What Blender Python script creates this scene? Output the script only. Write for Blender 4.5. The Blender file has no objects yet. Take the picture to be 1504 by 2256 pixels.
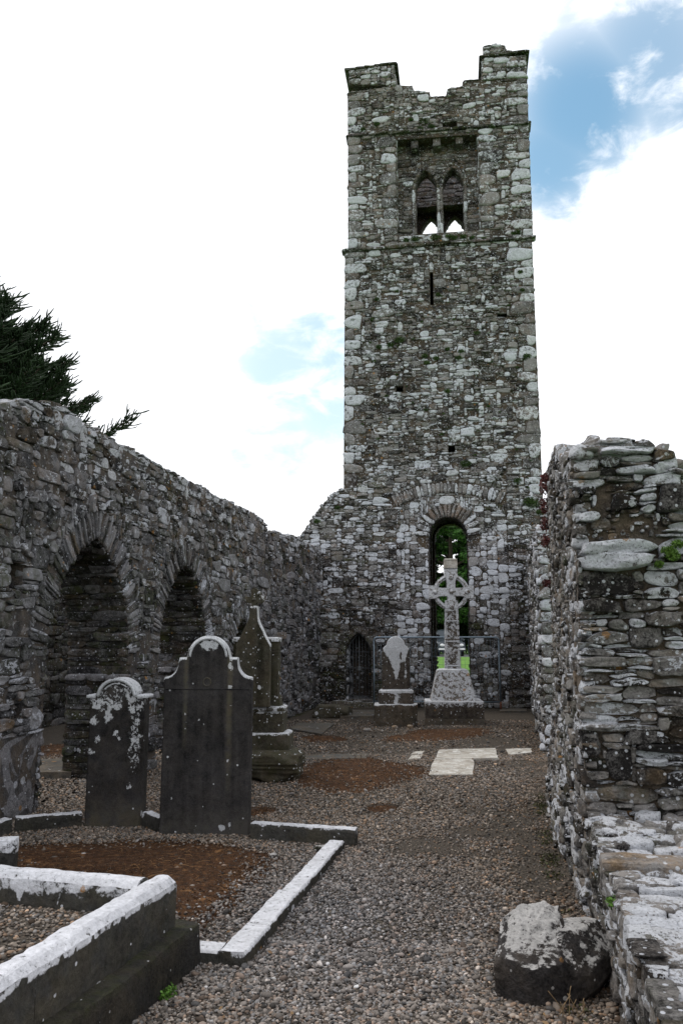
import bpy, bmesh, math, random
import numpy as np
from mathutils import Vector
from mathutils.geometry import tessellate_polygon

random.seed(7); RNG = np.random.default_rng(11)
scene = bpy.context.scene
COL = scene.collection

# ------------------------------------------------------------------ camera
F, HZ, EYE = 1800.0, 1415.0, 1.65
PITCH = math.atan((HZ - 1128) / F)
cam_data = bpy.data.cameras.new('camera'); cam = bpy.data.objects.new('camera', cam_data); COL.objects.link(cam)
cam.location = (0, 0, EYE); cam.rotation_euler = (math.pi / 2 + PITCH, 0, 0)
cam_data.sensor_fit = 'VERTICAL'; cam_data.sensor_height = 36.0; cam_data.lens = F / 2256 * 36
cam_data.clip_start = 0.05; cam_data.clip_end = 4000
scene.camera = cam

def ray(x, y):
    u = (1128 - y) / F
    return Vector(((x - 752) / F, math.cos(PITCH) - u * math.sin(PITCH), math.sin(PITCH) + u * math.cos(PITCH)))
def G(x, y, z=0.0):
    "ground point seen at a pixel of the photograph (survey helper)"
    r = ray(x, y); t = (z - EYE) / r.z
    return (r.x * t, r.y * t)

# ------------------------------------------------------------------ light
SUN_EL, SUN_AZ = math.radians(58), math.radians(-62)      # azimuth measured from +Y towards +X
world = bpy.data.worlds.new('World'); scene.world = world; world.use_nodes = True
wn, wl = world.node_tree.nodes, world.node_tree.links
wn.clear()
def WN(t, **k):
    n = wn.new(t)
    for a, b in k.items(): setattr(n, a, b)
    return n
out = WN('ShaderNodeOutputWorld'); bg = WN('ShaderNodeBackground'); bg.inputs[1].default_value = 0.1
sky = WN('ShaderNodeTexSky', sky_type='NISHITA', sun_disc=False)
sky.sun_elevation = SUN_EL; sky.sun_rotation = -SUN_AZ if False else SUN_AZ
sky.air_density = 1.3; sky.dust_density = 1.0
tc = WN('ShaderNodeTexCoord')
nz = WN('ShaderNodeTexNoise'); nz.inputs['Scale'].default_value = 4.2; nz.inputs['Detail'].default_value = 8
nz.inputs['Roughness'].default_value = .62; nz.inputs['Distortion'].default_value = .3
mp = WN('ShaderNodeMapping'); mp.inputs['Scale'].default_value = (1, 1, 1.9)
wl.new(tc.outputs['Generated'], mp.inputs[0]); wl.new(mp.outputs[0], nz.inputs[0])
nz2 = WN('ShaderNodeTexNoise'); nz2.inputs['Scale'].default_value = 15; nz2.inputs['Detail'].default_value = 9; nz2.inputs['Roughness'].default_value = .6; nz2.inputs['Distortion'].default_value = .6; wl.new(mp.outputs[0], nz2.inputs[0])
nadd = WN('ShaderNodeMath', operation='MULTIPLY_ADD'); wl.new(nz2.outputs[0], nadd.inputs[0]); nadd.inputs[1].default_value = .7; wl.new(nz.outputs[0], nadd.inputs[2])
# breaks in the cloud: (pixel of the patch centre, inner and outer angle in degrees)
acc = None
for (px, py, r0, r1, amt) in [(1280, 240, .2, 6.5, .98), (1215, 350, .2, 5.0, .95), (1430, 130, .2, 6.0, .85), (1240, 430, .2, 3.2, .8), (1500, 190, .2, 5, .8), (1330, 20, .2, 5, .5),
                          (730, 750, .2, 6.4, .66), (640, 820, .2, 6.4, .62), (630, 665, .2, 5.0, .56), (590, 985, .1, 6.0, .6), (730, 890, .2, 5.4, .6)]:
    d = ray(px, py).normalized()
    dot = WN('ShaderNodeVectorMath', operation='DOT_PRODUCT'); dot.inputs[1].default_value = d
    nrm = WN('ShaderNodeVectorMath', operation='NORMALIZE'); wl.new(tc.outputs['Generated'], nrm.inputs[0]); wl.new(nrm.outputs[0], dot.inputs[0])
    mr = WN('ShaderNodeMapRange', interpolation_type='SMOOTHSTEP')
    mr.inputs['From Min'].default_value = math.cos(math.radians(r1)); mr.inputs['From Max'].default_value = math.cos(math.radians(r0))
    mr.inputs['To Max'].default_value = amt
    wl.new(dot.outputs['Value'], mr.inputs['Value'])
    if acc is None: acc = mr.outputs[0]
    else:
        mx = WN('ShaderNodeMath', operation='MAXIMUM'); wl.new(acc, mx.inputs[0]); wl.new(mr.outputs[0], mx.inputs[1]); acc = mx.outputs[0]
ad = WN('ShaderNodeMath', operation='MULTIPLY_ADD'); sb = WN('ShaderNodeMath', operation='SUBTRACT'); wl.new(nadd.outputs[0], sb.inputs[0]); sb.inputs[1].default_value = .85
wl.new(sb.outputs[0], ad.inputs[0]); ad.inputs[1].default_value = 2.6; wl.new(acc, ad.inputs[2])
ss = WN('ShaderNodeMapRange', interpolation_type='SMOOTHSTEP'); ss.inputs['From Min'].default_value = .22; ss.inputs['From Max'].default_value = .98; wl.new(ad.outputs[0], ss.inputs['Value'])
gate = WN('ShaderNodeMath', operation='MULTIPLY'); wl.new(ss.outputs[0], gate.inputs[0]); wl.new(acc, gate.inputs[1])
blue = WN('ShaderNodeMixRGB', blend_type='MULTIPLY'); blue.inputs[0].default_value = 1; blue.inputs[2].default_value = (1.15, 1.5, 1.42, 1)
wl.new(sky.outputs[0], blue.inputs[1])
mixc = WN('ShaderNodeMixRGB'); mixc.inputs[1].default_value = (11.3, 11.5, 11.9, 1)
wl.new(gate.outputs[0], mixc.inputs[0]); wl.new(blue.outputs[0], mixc.inputs[2])
wl.new(mixc.outputs[0], bg.inputs[0]); wl.new(bg.outputs[0], out.inputs[0])

sd = bpy.data.lights.new('sun', 'SUN'); sun = bpy.data.objects.new('sun', sd); COL.objects.link(sun)
sd.energy = 1.4; sd.angle = math.radians(14); sd.color = (1.0, .96, .9)
sdir = Vector((math.sin(SUN_AZ) * math.cos(SUN_EL), math.cos(SUN_AZ) * math.cos(SUN_EL), math.sin(SUN_EL)))
sun.rotation_euler = sdir.to_track_quat('Z', 'Y').to_euler()
vs = scene.view_settings; vs.view_transform = 'Standard'; vs.look = 'None'; vs.exposure = .2; vs.gamma = 1
scene.cycles.max_bounces = 5; scene.cycles.diffuse_bounces = 3
scene.cycles.use_denoising = True

# ------------------------------------------------------------------ materials
def nodes(name):
    m = bpy.data.materials.new(name); m.use_nodes = True
    nt = m.node_tree; nt.nodes.clear()
    o = nt.nodes.new('ShaderNodeOutputMaterial'); b = nt.nodes.new('ShaderNodeBsdfPrincipled')
    nt.links.new(b.outputs[0], o.inputs[0]); b.inputs['Specular IOR Level'].default_value = .25
    return m, nt.nodes, nt.links, b
def noise(N, L, co, scale, detail=6, rough=.6, dist=0.0):
    n = N.new('ShaderNodeTexNoise'); L.new(co, n.inputs['Vector'])
    n.inputs['Scale'].default_value = scale; n.inputs['Detail'].default_value = detail
    n.inputs['Roughness'].default_value = rough; n.inputs['Distortion'].default_value = dist
    return n.outputs[0]
def mrange(N, L, v, a, b, c=0., d=1., smooth=False):
    n = N.new('ShaderNodeMapRange')
    if smooth: n.interpolation_type = 'SMOOTHSTEP'
    for i, x in zip(('From Min', 'From Max', 'To Min', 'To Max'), (a, b, c, d)):
        if hasattr(x, 'links'): L.new(x, n.inputs[i])
        else: n.inputs[i].default_value = x
    L.new(v, n.inputs['Value']); return n.outputs[0]
def mth(N, L, op, a, b=None, c=None):
    n = N.new('ShaderNodeMath'); n.operation = op
    for i, x in enumerate((a, b, c)):
        if x is None: continue
        if hasattr(x, 'links'): L.new(x, n.inputs[i])
        else: n.inputs[i].default_value = x
    return n.outputs[0]
def mix(N, L, f, a, b, mode='MIX'):
    n = N.new('ShaderNodeMixRGB'); n.blend_type = mode
    for i, x in enumerate((f, a, b)):
        if hasattr(x, 'links'): L.new(x, n.inputs[i])
        elif i == 0: n.inputs[0].default_value = x
        else: n.inputs[i].default_value = (*x, 1)
    return n.outputs[0]

def spots(N, L, co, scale, share, rmin, rmax, wob, seed=0):
    "irregular roundish colonies: one voronoi cell in share carries a spot of random radius"
    v = N.new('ShaderNodeTexVoronoi'); v.inputs['Scale'].default_value = scale; L.new(co, v.inputs['Vector'])
    sp = N.new('ShaderNodeSeparateColor'); L.new(v.outputs['Color'], sp.inputs[0])
    r = mrange(N, L, sp.outputs[(1 + seed) % 3], 0, 1, rmin, rmax)
    d = mth(N, L, 'MULTIPLY_ADD', mth(N, L, 'SUBTRACT', wob, .5), .55, v.outputs['Distance'])
    inn = mth(N, L, 'LESS_THAN', d, r)
    return mth(N, L, 'MULTIPLY', inn, mth(N, L, 'GREATER_THAN', sp.outputs[seed % 3], 1 - share))
def stone_mat(name, dark, light, warm=(.16, .11, .06), lichen=(.72, .74, .79), moss=(.05, .06, .015), ls=9., bias=0., up=.10,
              orange=.1, bump=.6, fine=70., attr=True, soft=.02, rough=.92, speck=.2, spot=.12, contrast=1., pits=.35):
    m, N, L, b = nodes(name)
    g = N.new('ShaderNodeNewGeometry'); co = g.outputs['Position']
    if attr:
        at = N.new('ShaderNodeAttribute'); at.attribute_name = 'tint'
        sp = N.new('ShaderNodeSeparateColor'); L.new(at.outputs['Color'], sp.inputs[0])
        R, Gc, B, A = sp.outputs[0], sp.outputs[1], sp.outputs[2], at.outputs['Alpha']
    n_big = mrange(N, L, noise(N, L, co, 1.7, 4, .6), .35, .65)
    n_mid = noise(N, L, co, 13, 9, .74, .3); n_midr = mrange(N, L, n_mid, .34, .66)
    n_fine = noise(N, L, co, fine, 4, .7); n_finer = mrange(N, L, n_fine, .34, .66)
    n_li = noise(N, L, co, ls, 12, .74, .4)
    f = mth(N, L, 'MULTIPLY', n_midr, .42); f = mth(N, L, 'MULTIPLY_ADD', n_finer, .33, f); f = mth(N, L, 'MULTIPLY_ADD', n_big, .25, f)
    if attr: f = mth(N, L, 'MULTIPLY_ADD', mth(N, L, 'SUBTRACT', R, .5), .75, f)
    f = mrange(N, L, f, .5 - .42 / contrast, .5 + .45 / contrast)
    c = mix(N, L, f, dark, light)
    wf = mrange(N, L, noise(N, L, co, 5.3, 6, .7), .42, .58)
    c = mix(N, L, mth(N, L, 'MULTIPLY', wf, B if attr else .35), c, mix(N, L, f, tuple(x * .35 for x in warm), tuple(x * 1.5 for x in warm)))
    if attr:
        mf = mth(N, L, 'MULTIPLY', A, mrange(N, L, noise(N, L, co, 11, 6, .7), .4, .6))
        c = mix(N, L, mf, c, moss)
    s3 = N.new('ShaderNodeSeparateXYZ'); L.new(g.outputs['True Normal'], s3.inputs[0])
    upf = mrange(N, L, s3.outputs[2], .15, .9)
    cov = mth(N, L, 'MULTIPLY_ADD', upf, up, bias)
    if attr: cov = mth(N, L, 'MULTIPLY_ADD', Gc, .5, cov)
    thr = mth(N, L, 'SUBTRACT', .86, cov)
    lf = mrange(N, L, n_li, thr, mth(N, L, 'ADD', thr, soft))
    lf = mth(N, L, 'MULTIPLY', lf, mrange(N, L, n_fine, pits, pits + .06))
    if speck: lf = mth(N, L, 'MAXIMUM', lf, spots(N, L, co, 34, speck, .1, .42, n_mid, 0))
    if spot:
        lf = mth(N, L, 'MAXIMUM', lf, mth(N, L, 'MULTIPLY', spots(N, L, co, 8.5, spot, .06, .36, n_mid, 1), mrange(N, L, n_finer, .0, .3, .4, .95)))
    lf = mth(N, L, 'MULTIPLY', lf, mrange(N, L, noise(N, L, co, 3.1, 5, .65), .38, .6, .86, 1.))
    lc = mix(N, L, mth(N, L, 'MULTIPLY_ADD', n_finer, .5, mth(N, L, 'MULTIPLY', n_midr, .5)), tuple(x * .52 for x in lichen), lichen)
    if attr: lc = mix(N, L, mth(N, L, 'MULTIPLY', B, .2), lc, (.62, .58, .5))
    c = mix(N, L, lf, c, lc)
    if orange > 0:
        c = mix(N, L, mth(N, L, 'MULTIPLY', spots(N, L, co, 10, orange, .1, .34, n_fine, 2), mrange(N, L, n_finer, .1, .6, .2, .8)), c, (.36, .18, .05))
    L.new(c, b.inputs['Base Color']); b.inputs['Roughness'].default_value = rough
    h = mth(N, L, 'MULTIPLY_ADD', n_mid, .7, mth(N, L, 'MULTIPLY', n_fine, .3))
    h = mth(N, L, 'MULTIPLY_ADD', lf, .04, h)
    bp = N.new('ShaderNodeBump'); bp.inputs['Strength'].default_value = bump; bp.inputs['Distance'].default_value = .06
    L.new(h, bp.inputs['Height']); L.new(bp.outputs[0], b.inputs['Normal'])
    return m

M = {}
M['tower'] = stone_mat('tower_stone', (.014, .012, .012), (.27, .262, .262), lichen=(.73, .76, .83), warm=(.15, .11, .086), ls=13, orange=.03, bump=.8, fine=45, speck=.36, spot=.14, contrast=1.45)
M['tower_mortar'] = stone_mat('tower_mortar', (.008, .007, .006), (.10, .086, .075), lichen=(.68, .7, .76), ls=15, bias=.25, orange=.03, bump=.9, attr=False, fine=45, speck=.32)
M['arcade'] = stone_mat('arcade_stone', (.013, .013, .015), (.25, .247, .265), warm=(.11, .075, .045), ls=8, orange=.05, bump=.9, lichen=(.58, .6, .67), speck=.22, spot=.1, contrast=1.5)
M['arcade_mortar'] = stone_mat('arcade_mortar', (.007, .007, .008), (.125, .12, .125), ls=14, bias=.2, orange=.04, bump=1., attr=False, lichen=(.48, .49, .52), speck=.18, spot=.08)
M['south'] = stone_mat('south_stone', (.014, .012, .012), (.30, .285, .275), lichen=(.74, .76, .82), warm=(.19, .135, .085), ls=14, orange=.06, bump=1., speck=.3, spot=.2, contrast=1.5)
M['south_mortar'] = stone_mat('south_mortar', (.02, .016, .013), (.23, .19, .155), ls=14, bias=.21, orange=.05, bump=1., attr=False, speck=.15)
M['grave_black'] = stone_mat('weathered_dark_limestone', (.004, .004, .005), (.062, .058, .058), lichen=(.66, .68, .72), warm=(.07, .055, .035), ls=24, orange=.015, bump=.3, up=.25, fine=110, moss=(.075, .07, .045), speck=.03, spot=.015)
M['grave_olive'] = stone_mat('weathered_olive_limestone', (.012, .011, .008), (.125, .115, .092), warm=(.07, .052, .03), ls=18, orange=.02, bump=.4, up=.12, fine=90, moss=(.035, .035, .014), speck=.13, spot=.16)
M['grave_pale'] = stone_mat('lichened_limestone', (.02, .016, .014), (.16, .14, .12), warm=(.12, .085, .055), ls=18, orange=.03, bump=.5, up=.1, fine=70, speck=.15, spot=.06)
M['kerb'] = stone_mat('kerb_limestone', (.008, .008, .008), (.075, .072, .068), warm=(.08, .06, .03), ls=9, orange=.04, bump=.6, up=.36, fine=38, lichen=(.8, .81, .87), soft=.06, speck=.08, spot=.04, pits=.32)
M['kerb_dark'] = stone_mat('plinth_limestone', (.006, .006, .006), (.06, .055, .05), warm=(.08, .06, .03), ls=12, orange=.02, bump=.8, up=.1, fine=60, lichen=(.6, .6, .62), speck=.06, spot=.03)
M['slab_pale'] = stone_mat('pale_marble', (.2, .18, .15), (.6, .58, .54), lichen=(.72, .71, .68), ls=6, bias=.22, orange=0, bump=.3, attr=False, speck=0, spot=0)
M['slab_dark'] = stone_mat('dark_slate_slab', (.025, .025, .025), (.14, .135, .125), ls=8, orange=.03, bump=.4, bias=.1, attr=False, speck=.03, spot=.03)
M['boulder'] = stone_mat('boulder_stone', (.006, .005, .006), (.105, .095, .092), warm=(.1, .075, .05), ls=11, orange=.02, bump=1., up=.3, fine=60, lichen=(.66, .64, .63), soft=.04, speck=.1, spot=.015)

def simple(name, col, rough=.7, metal=0., var=.25, sc=20., bump=0.):
    m, N, L, b = nodes(name); g = N.new('ShaderNodeNewGeometry')
    n = noise(N, L, g.outputs['Position'], sc, 5, .6)
    c = mix(N, L, mrange(N, L, n, .3, .7), tuple(x * (1 - var) for x in col), tuple(min(1, x * (1 + var)) for x in col))
    L.new(c, b.inputs['Base Color']); b.inputs['Roughness'].default_value = rough; b.inputs['Metallic'].default_value = metal
    if bump:
        bp = N.new('ShaderNodeBump'); bp.inputs['Strength'].default_value = bump; bp.inputs['Distance'].default_value = .02
        L.new(n, bp.inputs['Height']); L.new(bp.outputs[0], b.inputs['Normal'])
    return m
def attr_mat(name, rough=.9, bump=.0, spec=.2, trans=0.):
    "colour straight from the per-piece attribute (each pebble or leaf has its own)"
    m, N, L, b = nodes(name); at = N.new('ShaderNodeAttribute'); at.attribute_name = 'tint'
    g = N.new('ShaderNodeNewGeometry'); n = noise(N, L, g.outputs['Position'], 90, 4, .6)
    c = mix(N, L, mrange(N, L, n, .3, .7, .0, .35), at.outputs['Color'], (.02, .02, .02))
    L.new(c, b.inputs['Base Color']); b.inputs['Roughness'].default_value = rough; b.inputs['Specular IOR Level'].default_value = spec
    return m
M['galv'] = simple('galvanised_steel', (.2, .25, .3), .45, .6)
M['iron'] = simple('grey_painted_iron', (.12, .13, .14), .6, .3)
M['rust'] = simple('rusty_steel', (.12, .05, .03), .9)
M['car'] = simple('dark_car_paint', (.04, .05, .06), .25, .2, .1)
M['glass'] = simple('car_glass', (.03, .04, .05), .08, 0, .1)
M['rubber'] = simple('tyre_rubber', (.008, .008, .008), .9)
M['plate'] = simple('white_plastic', (.75, .75, .78), .5, 0, .05)
M['lamp_orange'] = simple('amber_lens', (.6, .2, .05), .3)
M['bark'] = simple('bark', (.05, .04, .03), .95, 0, .4, 12, .6)
M['pebble'] = attr_mat('pebble_stone', .85)
M['leaf'] = attr_mat('leaf', .6)
M['needle'] = simple('monkey_puzzle_scales', (.018, .036, .014), .7, 0, .5, 3)
M['void'] = simple('dark_timber', (.01, .01, .01), .95)

# ground materials
def ground_mat():
    m, N, L, b = nodes('grass_field'); g = N.new('ShaderNodeNewGeometry'); co = g.outputs['Position']
    c = mix(N, L, mrange(N, L, noise(N, L, co, 1.5, 8, .7), .3, .7), (.05, .12, .015), (.12, .25, .035))
    L.new(c, b.inputs['Base Color']); b.inputs['Roughness'].default_value = .95
    return m
M['grass'] = ground_mat()
def gravel_mat():
    m, N, L, b = nodes('gravel_bed'); g = N.new('ShaderNodeNewGeometry'); co = g.outputs['Position']
    v = N.new('ShaderNodeTexVoronoi'); v.inputs['Scale'].default_value = 46; L.new(co, v.inputs['Vector'])
    sp = N.new('ShaderNodeSeparateColor'); L.new(v.outputs['Color'], sp.inputs[0])
    peb = mix(N, L, sp.outputs[0], (.045, .038, .03), (.24, .205, .17))
    peb = mix(N, L, mth(N, L, 'MULTIPLY', sp.outputs[1], .5), peb, (.22, .16, .11))
    dirt = mix(N, L, noise(N, L, co, 30, 5, .7), (.025, .02, .016), (.10, .082, .065))
    big = mrange(N, L, noise(N, L, co, .8, 5, .6), .38, .62)
    edge = mrange(N, L, v.outputs['Distance'], .0, .55, 1., .15)
    c = mix(N, L, edge, (.02, .018, .015), peb)
    c = mix(N, L, mth(N, L, 'MULTIPLY', big, .55), c, dirt)
    L.new(c, b.inputs['Base Color']); b.inputs['Roughness'].default_value = .95
    bp = N.new('ShaderNodeBump'); bp.inputs['Strength'].default_value = .8; bp.inputs['Distance'].default_value = .012
    L.new(mrange(N, L, v.outputs['Distance'], 0., .6, 1., 0.), bp.inputs['Height']); L.new(bp.outputs[0], b.inputs['Normal'])
    return m
M['gravel'] = gravel_mat()
def moss_mat(name='rust_brown_moss', a=(.010, .005, .003), b_=(.11, .048, .018), c_=(.30, .15, .06)):
    m, N, L, b = nodes(name); g = N.new('ShaderNodeNewGeometry'); co = g.outputs['Position']
    c = mix(N, L, mrange(N, L, noise(N, L, co, 22, 9, .75), .35, .68), a, b_)
    c = mix(N, L, mrange(N, L, noise(N, L, co, 9, 9, .78, 1.), .54, .68), c, c_)
    c = mix(N, L, mrange(N, L, noise(N, L, co, 130, 3, .6), .66, .70), c, (.4, .38, .34))
    L.new(c, b.inputs['Base Color']); b.inputs['Roughness'].default_value = 1
    bp = N.new('ShaderNodeBump'); bp.inputs['Strength'].default_value = .9; bp.inputs['Distance'].default_value = .02
    L.new(noise(N, L, co, 60, 8, .75), bp.inputs['Height']); L.new(bp.outputs[0], b.inputs['Normal'])
    return m
M['moss'] = moss_mat()

# ------------------------------------------------------------------ numpy helpers
def _h(i, s):
    i = (i.astype(np.int64) * 73856093) ^ (s * 19349663)
    i = (i ^ (i >> 13)) * 1274126177
    return ((i ^ (i >> 16)) & 0xffff) / 65535.0
def vnoise(P, freq=1., seed=0):
    "value noise in [-1,1] at points P (n,3)"
    Q = np.asarray(P, float) * freq + 100.3; I = np.floor(Q).astype(np.int64); f = Q - I; f = f * f * (3 - 2 * f)
    r = 0
    for dx in (0, 1):
        for dy in (0, 1):
            for dz in (0, 1):
                k = (I[:, 0] + dx) + (I[:, 1] + dy) * 57 + (I[:, 2] + dz) * 113 * 57
                w = (f[:, 0] if dx else 1 - f[:, 0]) * (f[:, 1] if dy else 1 - f[:, 1]) * (f[:, 2] if dz else 1 - f[:, 2])
                r = r + w * _h(k, seed + 1)
    return r * 2 - 1
def fbm(P, freq=1., octv=4, seed=0, gain=.55):
    r = 0; a = 1; t = 0
    for o in range(octv):
        r = r + a * vnoise(P, freq * 2 ** o, seed + o * 17); t += a; a *= gain
    return r / t

class Mesh:
    def __init__(s): s.v = []; s.f = []; s.n = 0; s.t = []
    def add(s, V, faces, mat=0, tint=(.5, .3, .3, 0), smooth=True):
        "V (n,3); faces: list of int arrays (m,3) or (m,4)"
        V = np.asarray(V, float); n = len(V)
        T = np.asarray(tint, float)
        if T.ndim == 1: T = np.tile(T, (n, 1))
        s.v.append(V); s.t.append(T)
        for fa in (faces if isinstance(faces, list) else [faces]):
            fa = np.asarray(fa, int)
            if len(fa): s.f.append((fa + s.n, mat, smooth))
        s.n += n
    def build(s, name, mats, parent=None, **props):
        V = np.concatenate(s.v); T = np.concatenate(s.t)
        me = bpy.data.meshes.new(name); me.vertices.add(len(V)); me.vertices.foreach_set('co', V.ravel())
        loops = np.concatenate([f.ravel() for f, _, _ in s.f]); sizes = np.concatenate([np.full(len(f), f.shape[1]) for f, _, _ in s.f])
        me.loops.add(len(loops)); me.loops.foreach_set('vertex_index', loops.astype(np.int32))
        me.polygons.add(len(sizes)); st = np.concatenate([[0], np.cumsum(sizes)[:-1]]).astype(np.int32)
        me.polygons.foreach_set('loop_start', st)
        me.polygons.foreach_set('material_index', np.concatenate([np.full(len(f), m) for f, m, _ in s.f]).astype(np.int32))
        me.polygons.foreach_set('use_smooth', np.concatenate([np.full(len(f), sm) for f, _, sm in s.f]))
        me.update(calc_edges=True)
        at = me.color_attributes.new('tint', 'FLOAT_COLOR', 'POINT'); at.data.foreach_set('color', T.ravel().astype(np.float32))
        for m in (mats if isinstance(mats, (list, tuple)) else [mats]): me.materials.append(m)
        o = bpy.data.objects.new(name, me); COL.objects.link(o)
        if parent is not None: o.parent = parent; o.matrix_parent_inverse = parent.matrix_world.inverted() if False else o.matrix_parent_inverse
        for k, v in props.items(): o[k] = v
        return o
def thing(name, label, category, group=None):
    o = bpy.data.objects.new(name, None); COL.objects.link(o); o.empty_display_size = .2
    o['label'] = label; o['category'] = category
    if group: o['group'] = group
    return o
def place(root, x, y, z=0.):
    "put the thing's Empty at its base without moving its parts (their meshes are in world coordinates)"
    root.location = (x, y, z)
    for ch in root.children: ch.matrix_parent_inverse.translation = Vector((-x, -y, -z))
    return root

class Frame:
    def __init__(s, O, deg, kind='face', flip=False):
        a = math.radians(deg); A = np.array([math.sin(a), math.cos(a), 0]); R = np.array([math.cos(a), -math.sin(a), 0])
        s.O = np.array([O[0], O[1], 0.]); s.Z = np.array([0, 0, 1.])
        if kind == 'face': s.U, s.N = R, -A
        elif kind == 'left': s.U, s.N = A, R         # wall on the left, seen face towards +R
        elif kind == 'right': s.U, s.N = A, -R       # wall on the right, seen face towards -R
        elif kind == 'back': s.U, s.N = R, A
        s.deg = deg
    def P(s, u, z, n=0.):
        u, z, n = np.broadcast_arrays(np.asarray(u, float), z, n)
        return s.O + u[..., None] * s.U + z[..., None] * s.Z + n[..., None] * s.N
    def off(s, u=0, n=0):
        f = Frame.__new__(Frame); f.__dict__ = dict(s.__dict__); f.O = s.O + u * s.U + n * s.N; return f
    def at(s, x, y):
        "(u, z) on this plane of a pixel of the photograph"
        r = ray(x, y); r = np.array(r); C = np.array([0, 0, EYE]); t = np.dot(s.O - C, s.N) / np.dot(r, s.N)
        p = C + r * t - s.O; return float(np.dot(p, s.U)), float(C[2] + r[2] * t)

def pip(px, pz, poly):
    "vectorised point in polygon"
    inside = np.zeros(px.shape, bool); n = len(poly)
    for i in range(n):
        x0, y0 = poly[i]; x1, y1 = poly[(i + 1) % n]
        if y0 == y1: continue
        c = ((y0 > pz) != (y1 > pz)) & (px < (x1 - x0) * (pz - y0) / (y1 - y0) + x0)
        inside ^= c
    return inside

def pack(mask, rng, hs, hp, aspect=(1.2, 4.5)):
    "fill the free cells of a grid with rubble stones of random size"
    nz_, nu = mask.shape; free = mask.copy(); res = []
    for j in range(nz_):
        i = 0; row = free[j]
        while i < nu:
            if not row[i]: i += 1; continue
            h = int(rng.choice(hs, p=hp)); w = max(1, int(round(h * rng.uniform(*aspect))))
            if h <= 1: w = int(rng.integers(3, 8))
            h = min(h, nz_ - j); ww = 0
            while ww < w and i + ww < nu and row[i + ww]: ww += 1
            rest = 0
            while i + ww + rest < nu and rest < 2 and row[i + ww + rest]: rest += 1
            if rest < 2: ww += rest
            while h > 1 and not free[j:j + h, i:i + ww].all(): h -= 1
            free[j:j + h, i:i + ww] = False
            res.append((i, j, ww, h)); i += ww
    return np.array(res, float).reshape(-1, 4)

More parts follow.
